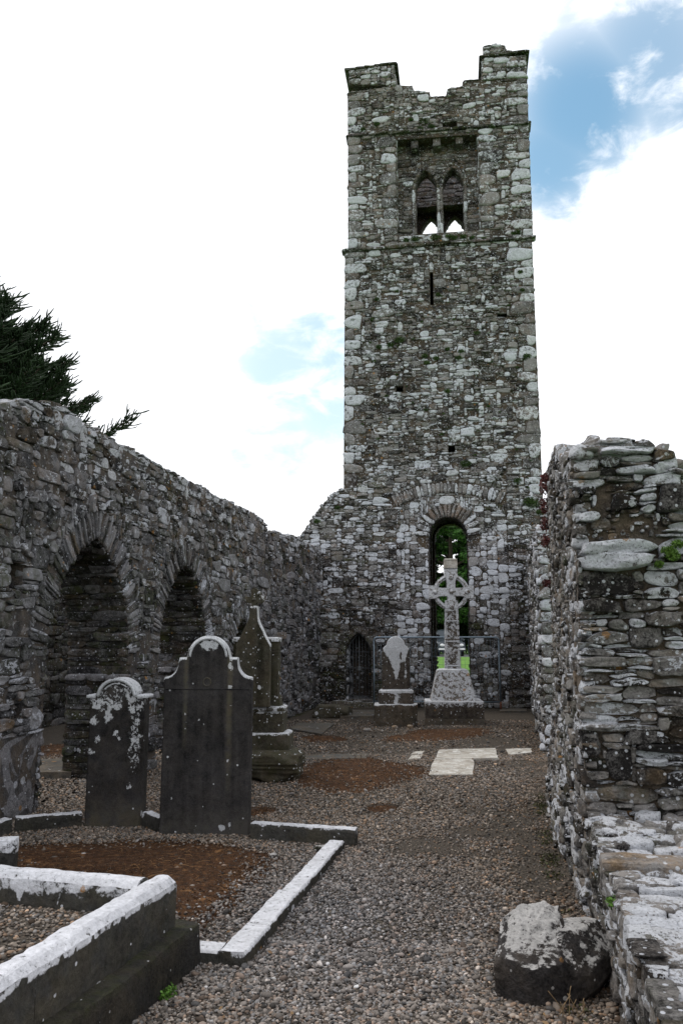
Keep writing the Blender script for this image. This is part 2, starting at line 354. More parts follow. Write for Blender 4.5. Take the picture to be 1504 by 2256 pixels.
def stones(B, C, X, Y, Nn, w, h, dep, tint, K=10, back=.07, mat=0, rough=.012, rng=RNG, gap=.006, boxy=(2.6, 6.), det=0):
    "a batch of irregular stones: centres C, local axes X,Y (in face), Nn outward, sizes w,h, protrusion dep"
    C = np.asarray(C, float); dep = np.asarray(dep, float); n = len(C)
    if n == 0: return
    bc = lambda a: np.broadcast_to(np.asarray(a, float), (n, 3))
    X, Y, Nn = bc(X), bc(Y), bc(Nn); w = np.maximum(np.asarray(w, float) - gap, .015); h = np.maximum(np.asarray(h, float) - gap, .012)
    qa = [0, 36, 53] if K <= 13 else ([0, 33, 45, 58] if K < 20 else [0, 20, 38, 49, 64])      # outline angles, crowded towards the corners
    K = len(qa) * 4; base = np.radians(np.array([a_ + 90 * i_ for i_ in range(4) for a_ in qa], float))
    th = base + rng.uniform(-.07, .07, (n, K))
    e = rng.uniform(boxy[0] + 1.5, boxy[1] + 4, (n, 1))
    r = (np.abs(np.cos(th)) ** e + np.abs(np.sin(th)) ** e) ** (-1 / e)
    r *= 1 + rng.normal(0, .045, (n, K))
    for _ in range(5 if det else 4):      # random straight breaks make the outline angular
        ca_ = np.pi / 4 + np.pi / 2 * rng.integers(0, 4, (n, 1)) + rng.normal(0, .22, (n, 1)); dc = rng.uniform(.86, 1.4, (n, 1)); q_ = np.cos(th - ca_); r = np.minimum(r, np.where(q_ > .1, dc / np.maximum(q_, .1), 9))
    lx = r * np.cos(th); ly = r * np.sin(th)
    t1 = rng.normal(0, .10, (n, 1)); t2 = rng.normal(0, .10, (n, 1)); sk = rng.normal(0, .08, (n, 1))
    lx2 = lx * (1 + t1 * ly) + sk * ly * .6; ly2 = ly * (1 + t2 * lx)
    if det == 0: rings = [(1.04, -1), (1.0, .6), (.95, .97), (.55, 1.0)]
    else: rings = [(1.05, -1), (1.02, .1), (.995, .7), (.955, .97), (.80, 1.0), (.52, 1.02), (.26, 1.03)]
    tx = rng.normal(0, .30, (n, 1)); ty = rng.normal(0, .22, (n, 1))
    V = []
    for (s_, d_) in rings:
        dd = np.where(d_ < 0, -back, dep[:, None] * d_ * (1 + (tx * lx + ty * ly) * (.5 if d_ > .5 else .2)))
        p = C[:, None, :] + (lx2 * s_ * w[:, None] / 2)[..., None] * X[:, None] + (ly2 * s_ * h[:, None] / 2)[..., None] * Y[:, None] + dd[..., None] * Nn[:, None]
        V.append(p)
    ctr = C + (dep * 1.03)[:, None] * Nn
    V = np.concatenate(V + [ctr[:, None, :]], axis=1)   # n, rings*K+1, 3
    m = V.shape[1]; Vf = V.reshape(-1, 3)
    NN = np.repeat(Nn, m, 0)
    amp = np.repeat(np.minimum(w, h), m) * 0 + rough
    Vf = Vf + NN * ((fbm(Vf, 14, 4, 5, .65) + .35 * vnoise(Vf * np.array([.3, .3, 1]), 60, 8)) * amp)[:, None] * 1.5
    Vf = Vf + np.stack([vnoise(Vf, 17, 31), vnoise(Vf, 17, 37), vnoise(Vf, 17, 41)], 1) * rough * .5
    k = np.arange(K); kn = (k + 1) % K; Fq = []
    sgn = np.sum(np.cross(X, Y) * Nn, 1)[0]
    for a in range(len(rings) - 1):
        q = np.stack([a * K + k, a * K + kn, (a + 1) * K + kn, (a + 1) * K + k], 1)
        Fq.append(q)
    Fq = np.concatenate(Fq); a = (len(rings) - 1) * K
    Ft = np.stack([a + k, a + kn, np.full(K, m - 1)], 1)
    if sgn < 0: Fq = Fq[:, ::-1]; Ft = Ft[:, ::-1]
    offs = (np.arange(n) * m)[:, None, None]
    T = np.repeat(np.asarray(tint, float), m, 0)
    B.add(Vf, [(Fq[None] + offs).reshape(-1, 4), (Ft[None] + offs).reshape(-1, 3)], mat, T)

def tints(n, rng, r=(.1, .9), g=(.2, .6), b=.3, moss=0., P=None, gn=.15):
    R = rng.uniform(*r, n); Gc = g[0] + (g[1] - g[0]) * rng.beta(.7, .9, n)
    if P is not None: Gc = Gc + gn * fbm(P, .9, 3, 77); R = R + .2 * fbm(P, .6, 3, 91)
    Bc = np.clip(rng.normal(b, .3, n), 0, 1); Ac = np.clip(rng.normal(moss, .2, n), 0, 1) if moss > 0 else np.zeros(n)
    if P is not None and moss > 0: Ac = np.clip(Ac + .6 * fbm(P, 1.2, 3, 55), 0, 1)
    return np.stack([np.clip(R, 0, 1), np.clip(Gc, 0, 1.1), Bc, Ac], 1)

def prism(B, fr, outer, holes, n0, n1, mat=0, tint=(.5, .3, .3, 0), ends=True):
    "solid of an outline with holes between offsets n0 (front) and n1 (back) along the frame's normal"
    loops = [outer] + list(holes)
    tri = tessellate_polygon([[Vector((u, z, 0)) for u, z in lp] for lp in loops])
    pts = np.array([p for lp in loops for p in lp], float); k = len(pts)
    V = np.concatenate([fr.P(pts[:, 0], pts[:, 1], n0), fr.P(pts[:, 0], pts[:, 1], n1)])
    T = np.array(tri, int).reshape(-1, 3)
    a = pts[T]; area = (a[:, 1, 0] - a[:, 0, 0]) * (a[:, 2, 1] - a[:, 0, 1]) - (a[:, 2, 0] - a[:, 0, 0]) * (a[:, 1, 1] - a[:, 0, 1])
    T[area < 0] = T[area < 0][:, ::-1]
    sgn = np.dot(np.cross(fr.U, fr.Z), fr.N) * (1 if n0 > n1 else -1)
    if sgn < 0: T = T[:, ::-1]
    S = []; o = 0
    for li, lp in enumerate(loops):
        m = len(lp); i = np.arange(m); j = (i + 1) % m
        ar = sum(lp[a_][0] * lp[(a_ + 1) % m][1] - lp[(a_ + 1) % m][0] * lp[a_][1] for a_ in range(m))
        q = np.stack([o + i, o + j, o + j + k, o + i + k], 1)
        fl = (ar > 0) == (li == 0)
        if fl == (sgn > 0): q = q[:, ::-1]
        S.append(q); o += m
    B.add(V, [T, T[:, ::-1] + k, np.concatenate(S)], mat, tint, smooth=False)

def arc(cx, cz, r, a0, a1, n): return [(cx + r * math.cos(math.radians(a0 + (a1 - a0) * i / n)), cz + r * math.sin(math.radians(a0 + (a1 - a0) * i / n))) for i in range(n + 1)]
def pointed(u0, u1, z0, zs, za, n=8):
    "outline of a pointed opening: bottom-left, up the left jamb, over the apex, down the right jamb"
    w = (u1 - u0) / 2; h = za - zs; r = (w * w + h * h) / (2 * w); c = (u0 + u1) / 2
    L = []; am = math.atan2(h, w - r) if True else 0
    # left arc, centre at (u0+r, zs)
    aL0 = math.pi; aL1 = math.atan2(h, c - (u0 + r))
    for i in range(n + 1):
        a = aL0 + (aL1 - aL0) * i / n; L.append((u0 + r + r * math.cos(a), zs + r * math.sin(a)))
    R = [(2 * c - u, z) for u, z in reversed(L[:-1])]
    return [(u0, z0)] + L + R + [(u1, z0)]
def rounded(u0, u1, z0, zs, n=12):
    c = (u0 + u1) / 2; r = (u1 - u0) / 2
    return [(u0, z0)] + arc(c, zs, r, 180, 0, n) + [(u1, z0)]

def dist_poly(px, pz, line):
    d = np.full(px.shape, 1e9)
    for (x0, y0), (x1, y1) in zip(line[:-1], line[1:]):
        dx, dy = x1 - x0, y1 - y0; L2 = dx * dx + dy * dy + 1e-12
        t = np.clip(((px - x0) * dx + (pz - y0) * dy) / L2, 0, 1)
        d = np.minimum(d, np.hypot(px - x0 - t * dx, pz - y0 - t * dy))
    return d

def face_stones(B, fr, outer, holes, cell=(.045, .04), hs=(1, 2, 3, 4, 5), hp=(.12, .3, .3, .18, .1), arches=(), ring=.0, dep=(.015, .05), tintf=None,
                K=10, det=0, rng=RNG, aspect=(1.2, 4.5), noff=None, extra_mask=None, mat=0, rough=.012, edge_rag=.0, gap=.006):
    us = [p[0] for p in outer]; zs = [p[1] for p in outer]
    u0, u1, z0, z1 = min(us), max(us), min(zs), max(zs)
    cu, cz = cell; nu = int(math.ceil((u1 - u0) / cu)); nz_ = int(math.ceil((z1 - z0) / cz)); cu = (u1 - u0) / nu
    uu, zz = np.meshgrid(u0 + (np.arange(nu) + .5) * cu, z0 + (np.arange(nz_) + .5) * cz)
    mk = pip(uu, zz, outer)
    for hl in holes: mk &= ~pip(uu, zz, hl)
    for line in arches: mk &= ~(dist_poly(uu, zz, line) < ring * .93)
    if extra_mask is not None: mk &= extra_mask(uu, zz)
    S = pack(mk, rng, hs, hp, aspect)
    cu_ = u0 + (S[:, 0] + S[:, 2] / 2) * cu; cz_ = z0 + (S[:, 1] + S[:, 3] / 2) * cz
    w = S[:, 2] * cu; h = S[:, 3] * cz
    wv = .35 * cz * 2.0
    P0 = fr.P(cu_, cz_)
    cz2 = cz_ + wv * vnoise(P0 * np.array([1, 1, .3]), 1.3, 3) * .7
    no = noff(cu_, cz_) if noff is not None else 0.
    C = fr.P(cu_, cz2, no)
    d = rng.uniform(*dep, len(S)) * (1 + .5 * (rng.random(len(S)) < .12))
    T = tintf(cu_, cz_, C, w, h) if tintf else tints(len(S), rng, P=C)
    ang = rng.normal(0, .035, len(S))
    X = np.cos(ang)[:, None] * fr.U + np.sin(ang)[:, None] * fr.Z; Y = -np.sin(ang)[:, None] * fr.U + np.cos(ang)[:, None] * fr.Z
    stones(B, C, X, Y, fr.N, w, h, d, T, K=K, det=det, rng=rng, mat=mat, rough=rough, gap=gap)

def voussoirs(B, fr, line, L, tintf, n=0., step=(.06, .12), dep=(.02, .05), rng=RNG, K=10, mat=0, lenj=.12, side=1, gap=.006, rough=.01):
    "stones set on end along an arch line; side=+1 puts them on the left of the walking direction"
    pts = np.array(line, float); seg = np.hypot(*np.diff(pts, axis=0).T); cum = np.concatenate([[0], np.cumsum(seg)]); tot = cum[-1]
    s = 0; C = []; X = []; Y = []; W = []; H = []
    while s < tot - .03:
        ds = rng.uniform(*step); ds = min(ds, tot - s)
        m = s + ds / 2; i = min(np.searchsorted(cum, m) - 1, len(seg) - 1); i = max(i, 0); t = (m - cum[i]) / seg[i]
        p = pts[i] * (1 - t) + pts[i + 1] * t
        q0 = max(m - .08, 0); q1 = min(m + .08, tot)
        def atp(q):
            i = max(min(np.searchsorted(cum, q) - 1, len(seg) - 1), 0); t = (q - cum[i]) / seg[i]; return pts[i] * (1 - t) + pts[i + 1] * t
        tg = atp(q1) - atp(q0); tg /= np.linalg.norm(tg) + 1e-9; nr = np.array([-tg[1], tg[0]]) * side
        l = L * (1 + rng.uniform(-lenj, lenj * .6)); c = p + nr * l / 2
        C.append(c); X.append(tg); Y.append(nr); W.append(ds * 1.08); H.append(l); s += ds
    C = np.array(C); X = np.array(X); Y = np.array(Y); W = np.array(W); H = np.array(H)
    P = fr.P(C[:, 0], C[:, 1], n); X3 = X[:, :1] * fr.U + X[:, 1:] * fr.Z; Y3 = Y[:, :1] * fr.U + Y[:, 1:] * fr.Z
    # keep handedness the same for the whole batch
    T = tintf(C[:, 0], C[:, 1], P, W, H)
    stones(B, P, X3, Y3, fr.N, W, H, rng.uniform(*dep, len(P)), T, K=K, rng=rng, mat=mat, gap=gap, rough=rough)

def strip(B, fr, line, n0, n1, tintf, side=1, step=(.06, .14), leng=(.15, .45), dep=(.01, .04), rng=RNG, K=10, det=0, mat=0, rough=.012, boxy=(2.6, 6.)):
    "stones bedded across the wall's thickness along a profile line (reveals, soffits, wall tops)"
    pts = np.array(line, float); seg = np.hypot(*np.diff(pts, axis=0).T); cum = np.concatenate([[0], np.cumsum(seg)]); tot = cum[-1]
    def atp(q):
        i = max(min(np.searchsorted(cum, q) - 1, len(seg) - 1), 0); t = (q - cum[i]) / max(seg[i], 1e-9); return pts[i] * (1 - t) + pts[i + 1] * t
    s = 0; R = []
    lo, hi = min(n0, n1), max(n0, n1)
    while s < tot - .02:
        ds = min(rng.uniform(*step), tot - s); m = s + ds / 2; p = atp(m); tg = atp(min(m + .03, tot)) - atp(max(m - .03, 0)); tg /= np.linalg.norm(tg) + 1e-9
        nr = np.array([-tg[1], tg[0]]) * side; n = lo
        while n < hi - .03:
            l = min(rng.uniform(*leng), hi - n)
            if hi - n - l < .08: l = hi - n
            R.append((*p, *tg, *nr, n + l / 2, l, ds)); n += l
        s += ds
    R = np.array(R); P = fr.P(R[:, 0], R[:, 1], R[:, 6])
    T3 = R[:, 2:3] * fr.U + R[:, 3:4] * fr.Z; N3 = R[:, 4:5] * fr.U + R[:, 5:6] * fr.Z
    tt = tintf(R[:, 0], R[:, 1], P, R[:, 7], R[:, 8])
    stones(B, P, np.tile(fr.N, (len(R), 1)), T3, N3, R[:, 7], R[:, 8], rng.uniform(*dep, len(R)), tt, K=K, det=det, rng=rng, mat=mat, rough=rough, boxy=boxy)

def gbox(B, c, size, rot=0., div=(6, 6, 6), taper=(1., 1.), amp=.004, freq=9., mat=0, tintf=None, bev=.006, seed=0, shear=None):
    "a box of worked stone with subdivided, slightly uneven faces; c = centre of its base"
    sx, sy, sz = size; a = math.radians(rot); ca, sa = math.cos(a), math.sin(a); Vs = []; Fs = []; off = 0
    def grid(o, e1, e2, n1, n2):
        nonlocal off
        s1 = np.linspace(0, 1, n1 + 1); s2 = np.linspace(0, 1, n2 + 1); A, Bq = np.meshgrid(s1, s2, indexing='ij')
        P = np.array(o)[None, None] + A[..., None] * np.array(e1) + Bq[..., None] * np.array(e2)
        i = np.arange((n1 + 1) * (n2 + 1)).reshape(n1 + 1, n2 + 1)
        q = np.stack([i[:-1, :-1], i[1:, :-1], i[1:, 1:], i[:-1, 1:]], -1).reshape(-1, 4) + off
        Vs.append(P.reshape(-1, 3)); Fs.append(q); off += (n1 + 1) * (n2 + 1)
    x, y, z = sx / 2, sy / 2, sz; dx, dy, dz = div
    grid((-x, -y, 0), (sx, 0, 0), (0, 0, sz), dx, dz); grid((x, y, 0), (-sx, 0, 0), (0, 0, sz), dx, dz)
    grid((-x, y, 0), (0, -sy, 0), (0, 0, sz), dy, dz); grid((x, -y, 0), (0, sy, 0), (0, 0, sz), dy, dz)
    grid((-x, -y, sz), (sx, 0, 0), (0, sy, 0), dx, dy); grid((-x, y, 0), (sx, 0, 0), (0, -sy, 0), dx, dy)
    V = np.concatenate(Vs); Fc = np.concatenate(Fs)
    L = V.copy()
    # soften edges: pull corner/edge vertices inwards
    ex = (np.abs(np.abs(V[:, 0]) - x) < 1e-6); ey = (np.abs(np.abs(V[:, 1]) - y) < 1e-6); ez = (np.abs(V[:, 2] - sz) < 1e-6)
    cnt = ex.astype(int) + ey + ez; pull = np.where(cnt >= 2, bev, 0)
    V[:, 0] -= np.sign(V[:, 0]) * pull * ex; V[:, 1] -= np.sign(V[:, 1]) * pull * ey; V[:, 2] -= pull * ez
    k = V[:, 2] / sz; V[:, 0] *= 1 + (taper[0] - 1) * k; V[:, 1] *= 1 + (taper[1] - 1) * k
    W = np.stack([c[0] + V[:, 0] * ca + V[:, 1] * sa * -1, c[1] + V[:, 0] * sa + V[:, 1] * ca, c[2] + V[:, 2]], 1)
    d = np.stack([fbm(W, freq, 3, 3 + seed), fbm(W, freq, 3, 13 + seed), fbm(W, freq, 3, 23 + seed)], 1) * amp
    T = tintf(L, W) if tintf else np.tile((.5, .3, .3, 0), (len(W), 1))
    B.add(W + d, Fc, mat, T, smooth=False)

def const_t(r=.5, g=.3, b=.3, a=0., gn=0., gf=3.):
    def f(L, W):
        T = np.tile((r, g, b, a), (len(W), 1)).astype(float)
        if gn: T[:, 1] = np.clip(T[:, 1] + gn * fbm(W, gf, 3, 9), 0, 1.1)
        return T
    return f

def headslab(B, fr, prof, t, nz_=40, tintf=None, mat=0, z0=0., ch=.012, amp=.002):
    "upright slab whose top follows prof = [(x, z)...] (dense in x), thickness t, front on the frame's plane"
    xs = np.array([p[0] for p in prof]); zs = np.array([p[1] for p in prof]); m = len(xs); k = np.linspace(0, 1, nz_ + 1)
    X = np.repeat(xs[:, None], nz_ + 1, 1); Z = z0 + (zs[:, None] - z0) * k[None]
    edge = np.zeros((m, nz_ + 1), bool); edge[0] = edge[-1] = True; edge[:, -1] = True
    idx = np.arange(m * (nz_ + 1)).reshape(m, nz_ + 1); n = m * (nz_ + 1)
    def shell(nf, ni): return fr.P(X, Z, np.where(edge, ni, nf)).reshape(-1, 3)
    Fv = shell(0., -ch); Bv = shell(-t, -t + ch)
    q = np.stack([idx[:-1, :-1], idx[1:, :-1], idx[1:, 1:], idx[:-1, 1:]], -1).reshape(-1, 4)
    side = [np.stack([idx[0, :-1] + n, idx[0, :-1], idx[0, 1:], idx[0, 1:] + n], 1), np.stack([idx[-1, :-1], idx[-1, :-1] + n, idx[-1, 1:] + n, idx[-1, 1:]], 1),
            np.stack([idx[:-1, -1], idx[1:, -1], idx[1:, -1] + n, idx[:-1, -1] + n], 1)]
    V = np.concatenate([Fv, Bv]); V = V + fr.N * (fbm(V, 8, 3, 2) * amp)[:, None]
    U2 = np.concatenate([X.ravel(), X.ravel()]); Z2 = np.concatenate([Z.ravel(), Z.ravel()]); fb = np.concatenate([np.zeros(n), np.ones(n)])
    T = tintf(U2, Z2, V, fb) if tintf else np.tile((.4, .3, .2, 0), (2 * n, 1))
    B.add(V, [q, q[:, ::-1] + n] + side, mat, T, smooth=False)

def sweep(B, path, r, K=8, mat=0, tint=(.5, .3, .3, 0), closed=False, sc=None):
    "round tube along a 3D path; r a number or one radius per point"
    P = np.asarray(path, float); n = len(P); r = np.broadcast_to(np.asarray(r, float), (n,))
    Tn = np.gradient(P, axis=0) if not closed else (np.roll(P, -1, 0) - np.roll(P, 1, 0))
    Tn /= np.linalg.norm(Tn, axis=1)[:, None] + 1e-12
    ref = np.array([0, 0, 1.]) if abs(Tn[0][2]) < .9 else np.array([1., 0, 0])
    a = []; prev = np.cross(Tn[0], ref); prev /= np.linalg.norm(prev)
    for i in range(n):
        v = prev - Tn[i] * np.dot(prev, Tn[i]); v /= np.linalg.norm(v) + 1e-12; a.append(v); prev = v
    a = np.array(a); b = np.cross(Tn, a); th = np.linspace(0, 2 * np.pi, K, endpoint=False)
    V = P[:, None] + r[:, None, None] * (np.cos(th)[None, :, None] * a[:, None] + np.sin(th)[None, :, None] * b[:, None])
    k = np.arange(K); kn = (k + 1) % K; rows = n if closed else n - 1
    i = np.arange(rows)[:, None]; j = (i + 1) % n
    q = np.stack([i * K + k, i * K + kn, j * K + kn, j * K + k], -1).reshape(-1, 4)
    fs = [q]
    V = V.reshape(-1, 3)
    if not closed:
        V = np.concatenate([V, P[:1], P[-1:]]); m = n * K
        fs += [np.stack([kn, k, np.full(K, m)], 1), np.stack([(n - 1) * K + k, (n - 1) * K + kn, np.full(K, m + 1)], 1)]
    B.add(V, fs, mat, tint)

def ico(sub):
    bm = bmesh.new(); bmesh.ops.create_icosphere(bm, subdivisions=sub, radius=1); V = np.array([v.co[:] for v in bm.verts]); Fc = np.array([[v.index for v in f.verts] for f in bm.faces]); bm.free(); return V, Fc
ICO = {k: ico(k) for k in (1, 2, 3, 5, 6)}
def rock(B, c, size, rot=0., sub=3, seed=0, planes=12, amp=.06, mat=0, tintf=None, smooth=True, strata=0.):
    V, Fc = ICO[sub]; r = np.random.default_rng(seed); Np = r.normal(0, 1, (planes, 3)); Np /= np.linalg.norm(Np, axis=1)[:, None]
    Np = np.concatenate([Np, [[0, 0, 1], [0, 0, -1], [1, 0, 0], [-1, 0, 0], [0, 1, 0], [0, -1, 0]]]); dd = np.concatenate([r.uniform(.72, 1.05, planes), np.full(6, .95)])
    q = V @ Np.T; rad = np.min(np.where(q > .08, dd / np.maximum(q, .08), 9), 1); rad = np.minimum(rad, 1.25)
    S = V * rad[:, None]; S = S * (1 + amp * fbm(S + seed * 3.1, 2.2, 5, seed, .6))[:, None]
    if strata: S[:, :2] *= (1 + strata * vnoise(np.stack([S[:, 2] * 0, S[:, 2] * 0, S[:, 2]], 1) + S * .12, 9, seed))[:, None]
    S = S * np.array(size) / 2; a = math.radians(rot); ca, sa = math.cos(a), math.sin(a)
    W = np.stack([S[:, 0] * ca - S[:, 1] * sa, S[:, 0] * sa + S[:, 1] * ca, S[:, 2]], 1) + np.array(c)
    B.add(W, Fc, mat, tintf(S, W) if tintf else (.5, .3, .3, 0), smooth)

# ================================================================== SETTING: ground
def disc_sheet(name, poly, z, mat, kind='structure'):
    me = bpy.data.meshes.new(name); me.from_pydata([(x, y, z) for x, y in poly], [], [tuple(range(len(poly)))]); me.materials.append(mat)
    o = bpy.data.objects.new(name, me); COL.objects.link(o); o['kind'] = kind; return o
disc_sheet('ground', [(2500 * math.cos(a * math.pi / 24), 2500 * math.sin(a * math.pi / 24)) for a in range(48)], -.004, M['grass'])
FLOOR = Frame((0, 0), 10.6, 'face')
fl = [FLOOR.P(a, 0)[:2] - FLOOR.N[:2] * b for a, b in ((-16, -4), (1.3, -4), (1.7, 27.6), (-16, 27.6))]
disc_sheet('gravel_floor', [tuple(p) for p in fl], .0, M['gravel'])

# ================================================================== TOWER
OT = G(757, 1556); FT = Frame(OT, 8.2, 'face')
def T_(x, y): return FT.at(x, y)
tower = thing('church_tower', 'tall square rubble-stone church tower with broken battlements and a twin-lancet belfry opening', 'tower')
arch_hole = rounded(2.28, 3.30, .62, 4.41, 14)
gate_hole = pointed(.05, .75, .19, 1.25, 1.92, 7)
slit = [(2.43, 10.9), (2.52, 10.9), (2.52, 11.87), (2.43, 11.87)]
def sq(c, w, h): return [(c[0] - w / 2, c[1] - h / 2), (c[0] + w / 2, c[1] - h / 2), (c[0] + w / 2, c[1] + h / 2), (c[0] - w / 2, c[1] + h / 2)]
put = [sq((4.37, 10.5), .27, .14), sq((1.55, 8.52), .2, .17), sq((2.93, 6.78), .18, .2)]
hole_top = [(a_, b_ + .05) for a_, b_ in sq(T_(990, 280), .40, .22)]
recess = [(1.53, 13.03), (3.87, 13.03), (3.87, 16.02), (1.53, 16.12)]
top = [T_(*p) for p in [(1062, 176), (1021, 178), (1020, 190), (985, 196), (983, 212), (945, 213), (943, 203), (910, 200), (908, 190), (878, 188)]]
outer = [(0, 0), (5.27, 0), (5.27, 5.3), (5.25, 12.6), (5.28, 12.7), (5.29, 17.55)] + top + [(.12, 17.65), (.13, 12.7), (.04, 12.6), (0, 5.8)]
def tint_tower(u, z, P, w, h):
    n = len(u); T = tints(n, RNG, (.05, 1.), (.2, 1.06), .16, .07, P, .36)
    upper = z > 12.7
    T[:, 2] = np.clip(T[:, 2] + np.where(upper, .32, 0), 0, 1); T[:, 0] = np.clip(T[:, 0] + np.where(upper, .2, 0), 0, 1)
    T[:, 1] = np.where(upper, T[:, 1] * .97, T[:, 1]); T[:, 1] += np.clip((w * h - .03) * 4, -.1, .25)
    return T
B = Mesh()
FTw = FT
body = [(0, 0), (5.27, 0), (5.27, 5.3), (5.25, 12.6), (5.28, 12.7), (5.28, 16.03), (.13, 16.13), (.13, 12.7), (.04, 12.6), (0, 5.8)]
prism(B, FTw, body, [arch_hole, gate_hole, slit, [(1.53, 13.03), (3.87, 13.03), (3.87, 15.96), (1.53, 16.0)]] + put, 0, -.9, 1)
prism(B, FTw, [(.13, 16.13), (5.28, 16.03), (5.29, 17.55)] + top + [(.12, 17.65)], [hole_top], 0, -.28, 1)
def quoins(B, fr, edge, side, z0, z1, tf, rng=RNG, mat=0):
    "big corner stones, long and short in turn; edge(z) gives the corner's u; returns the strip they fill"
    z = z0; k = 0; C = []; W = []; H = []; rects = []
    while z < z1 - .1:
        h = min(rng.uniform(.16, .42), z1 - z); w = rng.uniform(.42, .68) if k % 2 else rng.uniform(.24, .4)
        e = edge(z + h / 2); c = e + side * w / 2; C.append((c, z + h / 2)); W.append(w); H.append(h); rects.append((min(e, e + side * w) - .02, max(e, e + side * w) + .02, z, z + h)); z += h; k += 1
    C = np.array(C); W = np.array(W); H = np.array(H); P = fr.P(C[:, 0], C[:, 1]); T = tf(C[:, 0], C[:, 1], P, W, H)
    stones(B, P, fr.U, fr.Z, fr.N, W, H, rng.uniform(.02, .04, len(P)), T, K=12, boxy=(5, 9), mat=mat)
    return rects
eL = lambda z: np.interp(z, [0, 5.8, 12.6, 12.7, 17.6], [0, 0, .04, .13, .12]); eR = lambda z: np.interp(z, [0, 5.3, 12.6, 12.7, 17.6], [5.27, 5.27, 5.25, 5.28, 5.29])
def tint_q(u, z, P, w, h):
    T = tints(len(u), RNG, (.4, 1), (.45, .95), .3, 0, P, .2); return T
rc = quoins(B, FTw, eL, 1, 4.9, 12.6, tint_q) + quoins(B, FTw, eR, -1, 4.9, 12.6, tint_q) + quoins(B, FTw, eL, 1, 12.75, 17.5, tint_q) + quoins(B, FTw, eR, -1, 12.75, 17.4, tint_q)
rc += quoins(B, FTw, lambda z: 1.53, -1, 13.05, 16.1, tint_q) + quoins(B, FTw, lambda z: 3.87, 1, 13.05, 16.1, tint_q)
RC = np.array(rc)
def not_q(uu, zz):
    m = zz > 4.6
    for a, b, c, d in rc: m &= ~((uu > a) & (uu < b) & (zz > c) & (zz < d))
    return m
face_stones(B, FTw, outer, [recess, hole_top, slit, rounded(2.2, 3.38, .5, 4.45, 14)] + put, cell=(.038, .03), hs=(1, 2, 3, 4, 6, 8), hp=(.17, .35, .27, .14, .05, .02), tintf=tint_tower, extra_mask=not_q, dep=(-.008, .04), aspect=(1.0, 3.2))
# stones on the reveals of the recess and the top of the wall
strip(B, FTw, [(1.53, 13.03), (1.53, 16.1)], -.02, -.38, tint_tower, side=-1, leng=(.2, .4))
strip(B, FTw, [(3.87, 16.0), (3.87, 13.03)], -.02, -.38, tint_tower, side=-1, leng=(.2, .4))
strip(B, FTw, top[::-1], -.02, -.28, tint_tower, side=1, leng=(.2, .4))
B.build('front_wall', [M['tower'], M['tower_mortar']], tower)

# belfry window: panel with two lancets, mullion, mouldings
B = Mesh(); FP = FTw.off(n=-.38)
l1 = pointed(2.05, 2.66, 13.09, 14.62, 15.2, 8); l2 = pointed(2.83, 3.42, 13.09, 14.62, 15.2, 8)
pan = [(1.5, 12.9), (3.9, 12.9), (3.9, 16.2), (1.5, 16.2)]
prism(B, FP, pan, [l1, l2], 0, -.4, 1)
def tint_pan(u, z, P, w, h): return tints(len(u), RNG, (.2, .75), (.1, .75), .7, .1, P, .2)
def tint_jamb(u, z, P, w, h): return tints(len(u), RNG, (.3, .8), (.2, .95), .4, 0, P, .2)
face_stones(B, FP, pan, [l1, l2], cell=(.045, .04), hs=(1, 2, 3, 4), hp=(.2, .4, .3, .1), arches=[l1, l2], ring=.1, tintf=tint_pan, dep=(.0, .03))
for l in (l1, l2):
    voussoirs(B, FP, l[1:-1], .10, tint_pan, step=(.12, .2), dep=(.03, .05), side=1, lenj=.02)
    voussoirs(B, FP, [l[0], l[1]], .10, tint_jamb, step=(.25, .5), dep=(.03, .05), side=1, lenj=.02)
    voussoirs(B, FP, [l[-2], l[-1]], .10, tint_jamb, step=(.25, .5), dep=(.03, .05), side=1, lenj=.02)
    strip(B, FP, l[::-1], 0, -.4, tint_pan, side=1, step=(.15, .3), leng=(.39, .4), dep=(.0, .015))
B.build('belfry_window', [M['tower'], M['tower_mortar']], tower)
for u in (2.02, 2.66, 3.3):
    B = Mesh(); p = FP.P(u + .02, 15.86); gbox(B, (p[0] - FP.N[0] * -.02, p[1] + FP.N[1] * .14, 15.74 + (u - 2) * .03), (.21, .34, .24), -8.2, (4, 4, 4), amp=.02, freq=6, tintf=const_t(.3, .35, .6))
    B.build('corbel', M['tower'], tower)

# string courses
def course(name, pts, h, proj, parent, fr, depth=.2, tf=None):
    B = Mesh(); (u0, z0), (u1, z1) = pts; n = int((u1 - u0) / .5); C = []; W = []
    us = np.sort(np.concatenate([[u0, u1], np.linspace(u0, u1, n)[1:-1] + RNG.uniform(-.12, .12, n - 2)]))
    c = (us[:-1] + us[1:]) / 2; w = np.diff(us); z = z0 + (z1 - z0) * (c - u0) / (u1 - u0)
    P = fr.P(c, z); T = tints(len(c), RNG, (.1, .5), (.2, .6), .4, .5, P)
    stones(B, P, fr.U, fr.Z, fr.N, w + .005, np.full(len(c), h), np.full(len(c), proj) + RNG.uniform(-.01, .01, len(c)), T, K=12, boxy=(7, 9), back=depth, rough=.01)
    return B.build(name, M['tower'], parent)
course('string_course', [(-.06, 12.66), (5.36, 12.70)], .10, .09, tower, FTw)
a, b = T_(766, 301), T_(1165, 273)
course('string_course', [(a[0] - .06, a[1]), (b[0] + .06, b[1])], .09, .08, tower, FTw, .4)

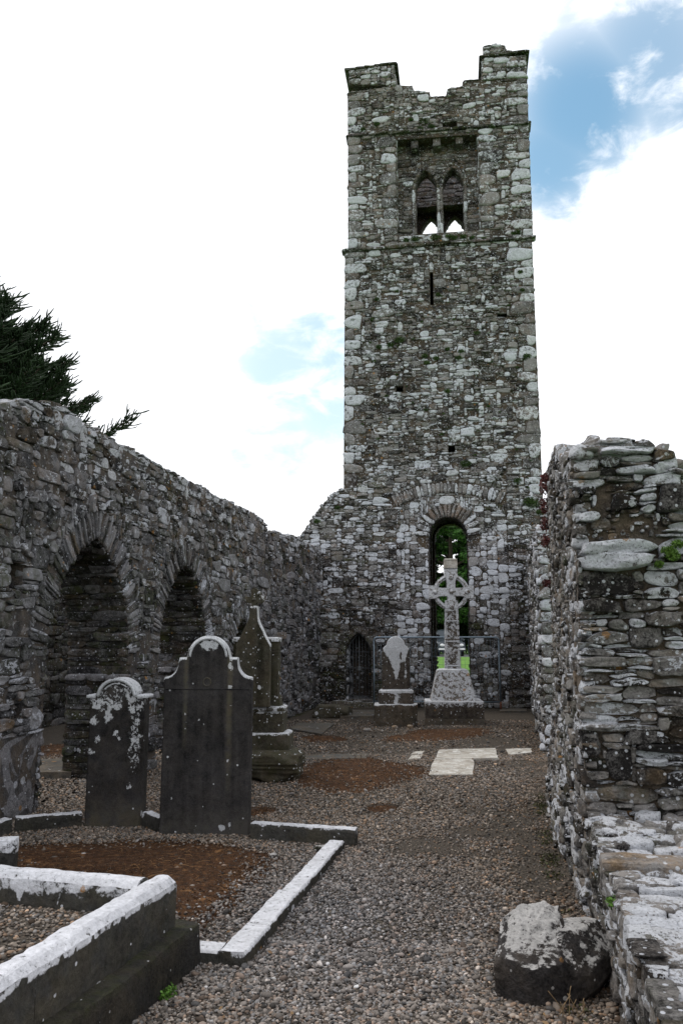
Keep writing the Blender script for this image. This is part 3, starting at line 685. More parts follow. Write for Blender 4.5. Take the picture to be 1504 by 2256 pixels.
# the other three sides, floors
AV = -FT.N
for nm, fr, L0, L1 in (('side_wall', Frame((FTw.P(0, 0)[0] + .0, FTw.P(0, 0)[1]), 8.2, 'right').off(n=.0), .9, 4.5), ('side_wall', Frame((FTw.P(5.27, 0)[0], FTw.P(5.27, 0)[1]), 8.2, 'left'), .9, 4.5)):
    B = Mesh(); ol = [(L0, 0), (L1, 0), (L1, 17.4), (L0, 17.4)]; isl = fr.N[0] < 0
    prism(B, fr, ol, [], -.14, -.85, 1)
    face_stones(B, fr, [(0.05, 0), (5.4, 0), (5.4, 17.4), (0.05, 17.4)], [], noff=(lambda u, z: -np.interp(z, [0, 5.8, 12.6, 12.7, 17.6], [0, 0, .04, .13, .13]) - .05) if isl else (lambda u, z: z * 0 - .05), cell=(.09, .07), hs=(1, 2, 3, 4), hp=(.3, .4, .2, .1), tintf=tint_tower, dep=(.01, .04), K=8)
    B.build(nm, [M['tower'], M['tower_mortar']], tower)
B = Mesh(); FB = Frame(tuple((FTw.P(0, 0) + AV * 5.4)[:2]), 8.2, 'back')
bo = [(0, 0), (5.27, 0), (5.27, 17.3), (3.3, 17.3), (3.28, 16.9), (2.7, 16.9), (2.7, 17.2), (0, 17.3)]
bh = rounded(2.28, 3.32, .3, 4.95, 12); bl = [pointed(1.98, 2.74, 12.9, 15.5, 16.3, 7), pointed(2.8, 3.56, 12.9, 15.5, 16.3, 7)]
prism(B, FB, bo, [bh, sq((3.0, 17.0), .05, .05)] + bl, 0, -.35, 1)
# inner skin with a deep embrasure below the belfry ledge
emb = [(1.2, 13.0), (4.1, 13.0), (4.1, 16.4), (1.2, 16.4)]
FBi = Frame(tuple((FTw.P(0, 0) + AV * 4.55)[:2]), 8.2, 'face')
slot = sq((2.97, 17.72), .14, .2)
bi = [(.6, 0), (4.6, 0), (4.6, 18.3), (.6, 18.3)]
prism(B, FBi, bi, [rounded(2.2, 3.4, .3, 4.95, 12), emb, slot], 0, -.44, 1)
face_stones(B, FBi, [(.7, 15.8), (4.5, 15.8), (4.5, 18.3), (.7, 18.3)], [emb, slot], cell=(.06, .05), hs=(1, 2, 3), hp=(.3, .4, .3), tintf=lambda u, z, P, w, h: tints(len(u), RNG, (.2, .7), (.1, .5), .6, .3, P), dep=(.0, .04), K=8)
face_stones(B, FB, bo, [bh] + bl, cell=(.09, .07), hs=(1, 2, 3, 4), hp=(.3, .4, .2, .1), tintf=tint_tower, dep=(.01, .04), K=8)
B.build('back_wall', [M['tower'], M['tower_mortar']], tower)
for z in (6.3, 12.75):
    B = Mesh(); c = FTw.P(2.63, 0) + AV * 2.7; gbox(B, (c[0], c[1], z), (3.7, 3.7, .12), -8.2, (2, 2, 1), amp=0); B.build('floor', M['void'], tower)
# corner merlons
def merlon(pts, cap, d0, d1):
    B = Mesh(); ol = [T_(*p) for p in pts]
    prism(B, FTw, ol, [], .0, -d1, 1)
    face_stones(B, FTw, ol, [], cell=(.05, .045), hs=(1, 2, 3, 4), hp=(.15, .35, .3, .2), tintf=tint_tower, dep=(.01, .05), aspect=(1, 3))
    return B, ol
B, ol = merlon([(770, 186), (872, 190), (866, 146), (768, 156)], None, 0, 1.5)
strip(B, FTw, [ol[1], ol[2]], 0, -1.5, tint_tower, side=-1, leng=(.2, .4))
Bc = Mesh(); c0, c1 = T_(764, 155), T_(869, 141)
Pq = FTw.P(np.linspace(c0[0] + .12, c1[0] - .12, 5), np.linspace(c0[1], c1[1], 5))
stones(B, Pq, FT.U, FT.Z, FT.N, np.full(5, .4), np.full(5, .07), np.full(5, .06), tints(5, RNG, (.1, .4), (.2, .5), .3, .6), back=1.5, boxy=(6, 8))
lump = [T_(*p) for p in [(785, 150), (868, 146), (866, 137), (845, 134), (825, 140), (805, 144)]]
prism(B, FTw.off(n=-.1), lump, [], 0, -1.2, 1)
face_stones(B, FTw.off(n=-.1), lump, [], cell=(.05, .04), hs=(1, 2), hp=(.6, .4), tintf=tint_tower)
strip(B, FTw, [(p[0], p[1]) for p in lump[::-1][:5]][::1], -.1, -1.2, tint_tower, side=1)
B.build('merlon', [M['tower'], M['tower_mortar']], tower)
B, ol = merlon([(1062, 178), (1160, 172), (1158, 122), (1064, 128)], None, 0, 1.5)
strip(B, FTw, [ol[3], ol[0]], 0, -1.5, tint_tower, side=-1, leng=(.2, .4))
c0, c1 = T_(1060, 126), T_(1160, 114)
Pq = FTw.P(np.linspace(c0[0] + .12, c1[0] - .12, 5), np.linspace(c0[1], c1[1], 5))
stones(B, Pq, FT.U, FT.Z, FT.N, np.full(5, .4), np.full(5, .07), np.full(5, .06), tints(5, RNG, (.1, .4), (.2, .5), .3, .6), back=1.5, boxy=(6, 8))
lump = [T_(*p) for p in [(1064, 124), (1150, 114), (1138, 110), (1115, 106), (1110, 95), (1088, 92), (1082, 96), (1064, 97)]]
prism(B, FTw.off(n=-.1), lump, [], 0, -1.2, 1)
face_stones(B, FTw.off(n=-.1), lump, [], cell=(.05, .04), hs=(1, 2, 3), hp=(.5, .4, .1), tintf=tint_tower)
strip(B, FTw, lump[::-1][:7], -.1, -1.2, tint_tower, side=-1 if False else 1)
B.build('merlon', [M['tower'], M['tower_mortar']], tower)
place(tower, OT[0], OT[1])

# ================================================================== GABLE WALL
FT = FT.off(n=.13)
gable = thing('gable_wall', 'ruined gable wall of the nave against the tower, with a tall round-headed opening and a small gated doorway', 'wall')
B = Mesh()
gt = [FT.at(*p) for p in [(1215, 1180), (1206, 1165), (1200, 1120), (1190, 1100), (1150, 1085), (1110, 1062), (1095, 1040), (980, 1034), (850, 1036), (830, 1048), (800, 1066), (762, 1078), (745, 1082), (725, 1096), (705, 1120), (685, 1150), (664, 1180), (655, 1192), (600, 1235)]]
go = [(-2.6, 0), (5.75, 0), (5.75, gt[0][1])] + gt + [(-2.6, gt[-1][1])]
prism(B, FT, go, [arch_hole, gate_hole], -.01, -.125, 1)
prism(B, FT, [(-2.6, 0), (-.02, 0), (-.02, 5.5)] + [p for p in gt if p[0] < -.05] + [(-2.6, gt[-1][1])], [], -.13, -.85, 1)
prism(B, FT, [(5.29, 0), (5.75, 0), (5.75, gt[0][1]), (5.29, 5.2)], [], -.13, -.85, 1)
ash = [(1.42, .0), (4.32, .0), (4.32, 4.9), (3.9, 5.4), (2.8, 5.7), (1.7, 5.4), (1.42, 4.7)]
rel = arc(2.80, 2.55, 3.0, 117, 63, 12)
rel = [(u, z) for u, z in rel]
hole_line = arch_hole[1:-1]
gate_line = gate_hole[1:-1]
def tint_ash(u, z, P, w, h):
    T = tints(len(u), RNG, (.15, .9), (.3, 1.1), .2, .05, P, .35); T[:, 1] += np.clip((z - 2.0) * .10, -.3, .12) ; T[:, 0] += np.clip((z - 1.6) * .1, -.2, .1); return np.clip(T, 0, 1.1)
def tint_gab(u, z, P, w, h):
    T = tints(len(u), RNG, (.05, .85), (.1, .95), .25, .15, P, .25); T[:, 1] += np.clip((z - 3.2) * .1, -.3, .1); T[:, 0] = np.clip(T[:, 0] + np.clip((z - 3) * .08, -.2, .1), 0, 1); return T
inA = lambda uu, zz: pip(uu, zz, ash)
relm = lambda uu, zz: ~((dist_poly(uu, zz, [(u, z + .16) for u, z in rel]) < .17))
face_stones(B, FT, ash, [arch_hole], cell=(.045, .042), hs=(2, 3, 4, 5, 6), hp=(.3, .32, .22, .1, .06), arches=[hole_line], ring=.36, tintf=tint_ash, aspect=(1.0, 1.9), dep=(-.004, .03), extra_mask=relm)
face_stones(B, FT, go, [arch_hole, gate_hole], cell=(.042, .035), hs=(1, 2, 3, 4, 5), hp=(.2, .35, .25, .13, .07), arches=[gate_line], ring=.2, tintf=tint_gab, aspect=(1.0, 3.2), dep=(-.006, .04), extra_mask=lambda uu, zz: (~inA(uu, zz)) & relm(uu, zz))
voussoirs(B, FT, rel, .32, lambda u, z, P, w, h: tints(len(u), RNG, (.3, .9), (.45, 1.), .3, 0, P), side=1, step=(.07, .13))
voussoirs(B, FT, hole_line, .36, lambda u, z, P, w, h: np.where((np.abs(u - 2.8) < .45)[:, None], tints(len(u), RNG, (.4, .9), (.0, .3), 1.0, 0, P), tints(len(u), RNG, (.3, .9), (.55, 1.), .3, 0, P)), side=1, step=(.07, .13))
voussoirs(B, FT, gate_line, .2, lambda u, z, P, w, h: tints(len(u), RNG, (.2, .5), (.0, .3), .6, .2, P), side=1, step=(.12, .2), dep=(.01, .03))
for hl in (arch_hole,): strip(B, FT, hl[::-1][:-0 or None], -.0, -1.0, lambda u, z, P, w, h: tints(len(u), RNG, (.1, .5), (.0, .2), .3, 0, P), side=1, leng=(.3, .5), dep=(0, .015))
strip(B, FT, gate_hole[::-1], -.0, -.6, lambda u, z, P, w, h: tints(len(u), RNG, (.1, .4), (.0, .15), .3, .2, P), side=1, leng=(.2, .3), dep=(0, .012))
strip(B, FT, gt, .0, -.8, lambda u, z, P, w, h: tints(len(u), RNG, (.3, .9), (.3, .9), .3, .3, P), side=-1, dep=(.01, .08))
B.build('masonry', [M['tower'], M['tower_mortar']], gable)
# carved head-stop / corbel left of the ashlar
B = Mesh(); p = FT.P(*T_(838, 1365)); gbox(B, (p[0] - .02, p[1] - .05, p[2] - .2), (.26, .14, .42), -8.2, (4, 2, 6), amp=.012, tintf=const_t(.35, .25, .5)); B.build('corbel', M['tower'], gable)
place(gable, OT[0] - 1, OT[1])

# gate
gate_o = thing('iron_gate', 'pointed grey iron-bar gate closing the small doorway at the foot of the tower', 'gate')
Fg = FT.off(n=-.22); fm = Mesh()
gl = pointed(.07, .73, .21, 1.23, 1.88, 8)
sweep(fm, [Fg.P(u, z) for u, z in gl] , .016, 6, closed=True); fm.build('gate_frame', M['iron'], gate_o)
for i, u in enumerate(np.linspace(.07, .73, 9)[1:-1]):
    zt = max(z for (u_, z) in [(uu, zz) for uu, zz in gl if abs(uu - u) < .09] or [(0, 1.3)]); Bm = Mesh()
    sweep(Bm, [Fg.P(u, .22), Fg.P(u, zt - .02)], .008 if i != 3 else .016, 6); Bm.build('bar', M['iron'], gate_o)
for z in (.26, .98, 1.4):
    Bm = Mesh(); sweep(Bm, [Fg.P(.08, z, .005), Fg.P(.72, z, .005)], .010, 6); Bm.build('rail', M['iron'], gate_o)
Bm = Mesh(); p = Fg.P(.41, .92, .02); gbox(Bm, tuple(p), (.09, .05, .12), -8.2, (1, 1, 1), amp=0); Bm.build('lock', M['iron'], gate_o)
place(gate_o, *FT.P(.4, 0)[:2])
B = Mesh(); 
for (u, w, z, h) in ((-.05, .35, .08, .12), (.3, .45, .07, .11), (.72, .4, .06, .1)):
    p = FT.P(u, 0, .14); gbox(B, (p[0], p[1], z - .08), (w, .35, h + .05), -8.2, (5, 4, 3), amp=.02, tintf=const_t(.5, .5, .4, .5))
B.build('doorstep', M['south'], None, label='worn pale stone sill below the iron gate', category='step')

# ================================================================== NORTH ARCADE WALL (left)
OL = G(80, 1790); FL = Frame(OL, 10.2, 'left')
arcade = thing('arcade_wall', 'long grey rubble nave wall on the left with two tall pointed arches and a low third one', 'wall')
A1 = pointed(.02, 1.95, -.05, 1.5, 2.84, 10); A2 = pointed(2.92, 4.8, -.05, 1.5, 2.83, 10); A3 = pointed(6.15, 7.45, -.05, 1.2, 2.1, 8)
Lt = [FL.at(*p) for p in [(735, 1216), (700, 1209), (680, 1200), (655, 1184), (630, 1180), (602, 1170), (593, 1176), (588, 1164), (575, 1140), (560, 1135), (500, 1103), (430, 1068), (370, 1038), (300, 998), (240, 962), (180, 930), (150, 903), (110, 890), (70, 881), (45, 886), (20, 896), (0, 906)]]
Lo = [(-3.6, 0), (15.9, 0), (15.9, Lt[0][1])] + Lt + [(-1.6, 3.75), (-3.6, 3.6)]
ph = [sq(FL.at(36, 1270), .22, .26), sq(FL.at(40, 1566), .12, .14)]
B = Mesh()
# raise the stones of the outline a little: core sits 4 cm lower
core = [(u, z - .05 if z > 1 else z) for u, z in Lo]
prism(B, FL, core, [A1, A2, A3] + ph, -.0, -.8, 1)
def tint_arc(u, z, P, w, h):
    T = tints(len(u), RNG, (.15, .95), (.15, .72), .08, .05, P, .3)
    T[:, 1] += np.clip((z - 3.) * .22, -.02, .25); T[:, 2] = np.clip(T[:, 2] + np.clip((z - 2.7) * .45, 0, .5), 0, 1); T[:, 3] = np.clip(T[:, 3] + np.where((u < .2) & (z > 1.2) & (z < 3.), .15, 0), 0, 1)
    return T
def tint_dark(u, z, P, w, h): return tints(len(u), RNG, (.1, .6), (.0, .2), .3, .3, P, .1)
low = lambda uu, zz: (uu < -.05) & (uu > -3) & (zz < .78)
face_stones(B, FL, Lo, [A1, A2, A3] + ph, cell=(.042, .032), hs=(1, 2, 3, 4, 5, 7), hp=(.14, .3, .28, .15, .09, .04), arches=[A1[1:-1], A2[1:-1], A3[1:-1]], ring=.34, tintf=tint_arc, aspect=(1.2, 3.8), dep=(-.006, .042), extra_mask=lambda a, b: ~low(a, b), det=1, K=13, rough=.016)
face_stones(B, FL, [(-3, 0), (-.03, 0), (-.03, .78), (-3, .78)], [], cell=(.09, .13), hs=(2, 3, 6), hp=(.2, .4, .4), tintf=lambda u, z, P, w, h: tints(len(u), RNG, (.4, .8), (.15, .4), .1, 0, P), aspect=(.6, 1.3), dep=(.0, .02), det=1, K=14)
for A_, L_ in ((A1, .36), (A2, .34), (A3, .28)):
    voussoirs(B, FL, A_[1:-1], L_, tint_arc, side=1, step=(.03, .075), dep=(-.004, .03), rough=.014)
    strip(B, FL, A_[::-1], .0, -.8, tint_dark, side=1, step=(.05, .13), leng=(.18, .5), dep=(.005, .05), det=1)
tl = Lo[2:]
strip(B, FL, [(u, z - .04) for u, z in tl], .0, -.8, lambda u, z, P, w, h: tints(len(u), RNG, (.3, .9), (.3, .75), .5, .25, P), side=-1, step=(.1, .22), leng=(.15, .35), dep=(.02, .09), det=1, rough=.02)
# impost ledges on the first pier
for s in (1.95, 4.8):
    for k in range(3):
        p = FL.P(s - .03, 1.22 - .0, -.12 - k * .27)
        stones(B, np.array([p]), FL.N * -1, FL.Z, -FL.U, [.28], [.09], [.05], tints(1, RNG, (.6, .8), (.3, .5), .1), K=10, boxy=(5, 7))
# a pier stands a little proud of its neighbour at the ragged joint
B.build('masonry', [M['arcade'], M['arcade_mortar']], arcade)
p = FL.P(*FL.at(612, 1400)); B = Mesh()
gbox(B, (p[0] + .03, p[1], p[2] - .06), (.3, .5, .13), 0, (4, 5, 3), taper=(1, 1), amp=.02, tintf=const_t(.8, .2, .9)); gbox(B, (p[0], p[1], p[2] - .24), (.22, .34, .18), 0, (4, 4, 3), taper=(1.3, 1.3), amp=.02, tintf=const_t(.4, .2, .7))
B.build('bracket', M['arcade'], arcade)
place(arcade, OL[0], OL[1])
# outer aisle wall, seen through the arches
FA = Frame(tuple(FL.P(0, 0, -4.2)[:2]), 10.2, 'left'); B = Mesh(); ao = [(-3.5, 0), (16.5, 0), (16.5, 3.2), (8, 3.4), (-3.5, 3.3)]
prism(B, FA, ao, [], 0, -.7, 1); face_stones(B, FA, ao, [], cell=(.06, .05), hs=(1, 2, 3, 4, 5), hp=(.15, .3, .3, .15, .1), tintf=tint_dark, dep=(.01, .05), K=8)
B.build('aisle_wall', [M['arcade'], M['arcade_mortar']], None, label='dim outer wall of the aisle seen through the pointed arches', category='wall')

# ================================================================== SOUTH WALLS (right)
OR = (1.23, 3.88); FR = Frame(OR, 11.9, 'right')
se = FR.at(1273, 1300)[0]
def tint_s(u, z, P, w, h): return tints(len(u), RNG, (.05, .95), (.12, .9), .26, .08, P, .4)
def tint_white(u, z, P, w, h): return tints(len(u), RNG, (.4, .9), (.45, 1.05), .12, .03, P, .3)
bat = lambda u, z: .14 * np.clip(1 - z / 1.4, 0, 1) ** 1.5 * np.clip((u - 1.2) / 2, 0, 1)
pier = thing('broken_wall', 'tall broken stump of rubble wall on the right, its torn end facing the path', 'wall')
FE = Frame(tuple(FR.P(se, 0)[:2]), 11.9, 'face')
et = [FE.at(*p) for p in [(1540, 1082), (1503, 1060), (1490, 1035), (1484, 993), (1440, 984), (1400, 970), (1350, 968), (1310, 976), (1282, 986), (1266, 1004)]]
eo = [(0, 0), (et[0][0], 0)] + et + [(0, et[-1][1])]
B = Mesh()
prism(B, FE, eo, [], -.03, -1.0, 1)
off2 = [(u * 1.0, z + .08 - .12 * u) for u, z in eo[2:]]; eo2 = [(0, 0), (et[0][0], 0)] + off2
prism(B, FE, eo2, [], -1.0, -2.2, 1)
eo3 = [(0, 0), (et[0][0], 0), (et[0][0], 2.9), (.6, 3.3), (.0, 3.42)]
prism(B, FE, eo3, [], -2.2, 5.5 * -1 + se, 1)
mort = [FE.at(*p) for p in [(1300, 1115), (1430, 1130), (1470, 1165), (1420, 1190), (1290, 1190), (1285, 1150)]]
mort2 = [FE.at(*p) for p in [(1310, 1075), (1350, 1080), (1340, 1120), (1315, 1125)]]
big = []
def bigstone(B, fr, x0, y0, x1, y1, dep, r, g, b, a=0., rot=0., K=20, back=.2, boxy=(6, 9)):
    (u0, z1), (u1, z0) = fr.at(x0, y0), fr.at(x1, y1); c = fr.P((u0 + u1) / 2, (z0 + z1) / 2)
    ca, sa = math.cos(rot), math.sin(rot)
    stones(B, np.array([c]), ca * fr.U + sa * fr.Z, -sa * fr.U + ca * fr.Z, fr.N, [abs(u1 - u0)], [abs(z1 - z0)], np.array([dep]), np.array([[r, g, b, a]]), K=K, back=back, det=1, boxy=boxy, rough=.012)
    big.append((min(u0, u1), max(u0, u1), min(z0, z1), max(z0, z1)))
for s_ in [(1272, 1192, 1452, 1226, .10, .6, 1.0, .1), (1276, 1222, 1432, 1258, .12, .6, .95, .1), (1446, 1070, 1530, 1128, .08, .3, .12, .05), (1300, 1140, 1345, 1168, .0, .5, .3, .8),
           (1272, 1128, 1322, 1150, .05, .6, .85, .2), (1282, 1318, 1366, 1350, .08, .25, .35, .1), (1280, 1262, 1400, 1312, .02, .2, .3, .05), (1384, 1382, 1460, 1428, .03, .3, .35, .1),
           (1290, 1390, 1385, 1420, .03, .5, .6, .1), (1418, 1348, 1500, 1380, .06, .4, .5, .2), (1280, 1610, 1322, 1668, .02, .15, .2, .0), (1335, 1648, 1396, 1722, .02, .15, .2, .0), (1400, 1688, 1468, 1730, .04, .3, .2, 1.),
           (1272, 1590, 1452, 1612, .05, .5, .6, .1), (1374, 1605, 1470, 1640, .04, .3, .35, .05), (1398, 1668, 1472, 1688, .03, .7, .9, .05), (1435, 1445, 1520, 1490, .05, .5, .6, .1), (1275, 1445, 1380, 1470, .06, .55, .45, .1)]:
    bigstone(B, FE, *s_)
def not_big(uu, zz):
    m = ~pip(uu, zz, mort) & ~pip(uu, zz, mort2)
    for a, b, c, d in big: m &= ~((uu > a) & (uu < b) & (zz > c) & (zz < d))
    return m
void = [FE.at(*p) for p in [(1388, 1168), (1436, 1160), (1440, 1186), (1392, 1190)]]
face_stones(B, FE, eo, [], cell=(.035, .026), hs=(1, 2, 3, 4), hp=(.25, .35, .25, .15), tintf=tint_s, aspect=(1.4, 5.), dep=(-.015, .05), extra_mask=not_big, det=1, K=14, rough=.02)
# scattered small spalls bedded in the exposed mortar
face_stones(B, FE, mort, [], cell=(.03, .025), hs=(1, 2), hp=(.6, .4), tintf=lambda u, z, P, w, h: tints(len(u), RNG, (.3, .7), (.1, .8), .8, 0, P), extra_mask=lambda a, b: RNG.random(a.shape) < .35, dep=(.0, .02), det=1)
nf = [(se - .02, 0), (5.5, 0), (5.5, 3.3), (5.15, 3.52), (3.5, 3.36), (2.6, 3.05), (se, et[-1][1])]
face_stones(B, FR, nf, [], cell=(.038, .027), hs=(1, 2, 3, 4), hp=(.2, .35, .3, .15), tintf=tint_s, aspect=(1.0, 4.), dep=(-.008, .026), det=1, K=12, noff=bat, rough=.014)
nt = [(5.5, 0), (5.5, 3.3), (5.15, 3.52), (3.5, 3.36), (2.6, 3.05), (se, et[-1][1])]
strip(B, FR, nt[1:], .0, -.4, tint_white, side=-1, step=(.1, .2), det=1, dep=(.02, .1))
strip(B, FE, et[2:], -.0, -1., tint_white, side=-1, step=(.08, .2), det=1, dep=(.01, .05), leng=(.12, .35))
FRs = Frame(tuple(FR.P(0, 0, -et[0][0])[:2]), 11.9, 'left'); face_stones(B, FRs, [(se, 0), (5.5, 0), (5.5, 2.8), (se, et[0][1] - .05)], [], cell=(.06, .045), hs=(1, 2, 3, 4), hp=(.2, .35, .3, .15), tintf=tint_s, dep=(.0, .04), K=12)
for i in range(16):     # loose stones of the broken top
    t = i / 15; k = t * (len(et) - 2); j = int(k); q = np.array(et[j + 0]) * (1 - (k - j)) + np.array(et[j + 1]) * (k - j)
    p = FE.P(q[0], q[1] - .03, -RNG.uniform(.02, .5)); rock(B, tuple(p), (RNG.uniform(.14, .3), RNG.uniform(.14, .3), RNG.uniform(.05, .12)), RNG.uniform(0, 90), 3, 40 + i, tintf=const_t(.5, RNG.uniform(.3, .9), .3))
B.build('masonry', [M['south'], M['south_mortar']], pier); place(pier, *FR.P(se, 0)[:2])

# low wall with the lichened flat top
lw = thing('low_wall', 'low ruined rubble wall in the right foreground, its flat top crusted with white lichen', 'wall')
B = Mesh(); sf = FR.at(1335, 1885)[0]
lo = [(-3.4, -.05), (se, -.05), (se, .64), (1.2, .60), (sf + .02, .58), (sf, .57), (-.6, .58), (-1., .55), (-2.2, .52), (-3.4, .5)]
core = [(u, max(z - .06, -.05)) for u, z in lo]
prism(B, FR, core, [], -.02, -1.5, 1)
face_stones(B, FR, lo, [], cell=(.03, .024), hs=(1, 2, 3, 4, 5), hp=(.2, .3, .25, .15, .1), tintf=lambda u, z, P, w, h: tints(len(u), RNG, (.1, .8), (.05, .8), .2, .03, P, .3), aspect=(1.0, 4.), dep=(-.008, .026), det=1, K=14, noff=bat, rough=.014)
tp = lo[2:]
strip(B, FR, [(u, z - .05) for u, z in tp], .01, -1.5, tint_white, side=-1, step=(.05, .16), leng=(.1, .42), dep=(.02, .06), det=1, K=16, rough=.012, boxy=(2.2, 3.6))
for i in range(90):
    u = RNG.uniform(-1.6, se - .1); n = -RNG.uniform(.05, 1.2); z = np.interp(u, [-3.4, -1, sf, se], [.5, .55, .57, .63])
    p = FR.P(u, z - .012, n); rock(B, tuple(p), (RNG.uniform(.06, .3), RNG.uniform(.05, .16), RNG.uniform(.03, .08)), RNG.uniform(-30, 30) - 12, 3, 200 + i, amp=.12, tintf=const_t(RNG.uniform(.2, .8), RNG.uniform(.3, 1.05), .15, 0, .2, 6))
# brown flagstone lying across the top
p = FR.P(sf - .02, .55, -.62); gbox(B, tuple(p), (1.3, .22, .06), -11.9, (20, 6, 3), amp=.012, tintf=const_t(.75, .05, .95, 0, .25))
B.build('masonry', [M['south'], M['south_mortar']], lw); place(lw, *FR.P(0, 0)[:2])

far = thing('nave_wall', 'far stretch of the right-hand nave wall running up to the tower, with a whitened end of stacked stones', 'wall')
B = Mesh(); fo = [(9.2, 0), (17.6, 0), (17.6, 3.9), (14, 3.6), (11, 3.55), (9.6, 3.48), (9.2, 3.38)]
FR2 = FR.off(n=.02); prism(B, FR2, fo, [], 0, -.9, 1)
face_stones(B, FR2, fo, [], cell=(.05, .045), hs=(1, 2, 3, 4), hp=(.2, .35, .3, .15), tintf=tint_s, dep=(.01, .06), K=8)
FQ = Frame(tuple(FR2.P(9.2, 0)[:2]), 11.9, 'face'); q = [(0, 0), (.9, 0), (.9, 3.4), (0, 3.4)]
face_stones(B, FQ, q, [], cell=(.06, .05), hs=(1, 2, 3, 4), hp=(.1, .3, .35, .25), tintf=tint_white, dep=(.01, .08), aspect=(1.2, 3))
strip(B, FR2, fo[2:], 0, -.9, tint_white, side=-1, dep=(.02, .09))
B.build('masonry', [M['tower'], M['south_mortar']], far); place(far, *FR2.P(9.2, 0)[:2])

# ================================================================== GRAVESTONES
def arcpts(uc, z0, r, rz, n=24): return [(uc - r * math.cos(math.pi * i / n), z0 + rz * math.sin(math.pi * i / n)) for i in range(n + 1)]
def dense(pts, step=.012):
    out = []
    for (a, b), (c, d) in zip(pts[:-1], pts[1:]):
        n = max(1, int(math.hypot(c - a, d - b) / step)); out += [(a + (c - a) * i / n, b + (d - b) * i / n) for i in range(n)]
    return out + [pts[-1]]
# 1 small rounded stone
O1 = G(185, 1822); F1 = Frame(O1, 3, 'face')
hs1 = thing('headstone', 'small round-topped dark headstone blotched with white lichen, beside the tall black one', 'headstone')
B = Mesh(); pr = dense([(0, 1.15), (.045, 1.152)] + arcpts(.25, 1.155, .195, .17) + [(.455, 1.152), (.51, 1.15)])
def t1(U, Z, V, fb):
    g = .16 + .0 * U
    g = g + .52 * np.clip(1.3 - np.abs(U - .43) / .085, 0, 1) * np.clip((Z - .3) / .3, 0, 1) * (fb < .5)
    g = g + .42 * np.clip((Z - 1.02) / .1, 0, 1)
    for (a, b, r) in ((.07, 1.08, .06), (.17, 1.06, .05), (.06, .93, .05), (.18, .96, .04), (.25, .83, .03), (.09, .77, .03), (.02, .66, .03), (.29, .78, .02), (.40, .35, .03), (.27, 1.06, .03)):
        g = g + .62 * np.clip(1.5 - np.hypot(U - a, Z - b) / (r * 1.15) + .35 * fbm(V, 30, 3, 4), 0, 1) * (fb < .5)
    g = np.minimum(g + .07 + .25 * fbm(V, 9, 4, 8), .78)
    A = np.clip((.25 - Z) * 2.5, 0, .6); R = .42 + .25 * fbm(V, 5, 4, 2) + np.clip((.3 - Z), 0, .3) * 1.5
    return np.stack([R, np.clip(g, 0, 1.1), np.full(U.shape, .2) + A * .5, A], 1)
headslab(B, F1, pr, .2, 60, t1)
B.build('slab', M['grave_black'], hs1)
B = Mesh(); ap = [F1.P(u, z, .01) for u, z in arcpts(.25, 1.155, .17, .15, 20)]; sweep(B, ap, .014, 6, tint=(.9, 1.0, 0, 0)); ap = [F1.P(u, z, .004) for u, z in arcpts(.25, 1.15, .135, .12, 20)]; sweep(B, ap, .009, 6, tint=(.8, .7, 0, 0))
B.build('moulding', M['grave_black'], hs1)
for a, b in ((-.035, .06), (.44, .545)):
    B = Mesh(); c = F1.P((a + b) / 2, 1.15, -.095); gbox(B, (c[0], c[1], 1.145), (b - a, .225, .028), -3, (4, 6, 2), amp=.003, tintf=const_t(.8, 1.05, 0)); B.build('shoulder', M['grave_black'], hs1)
place(hs1, *O1)
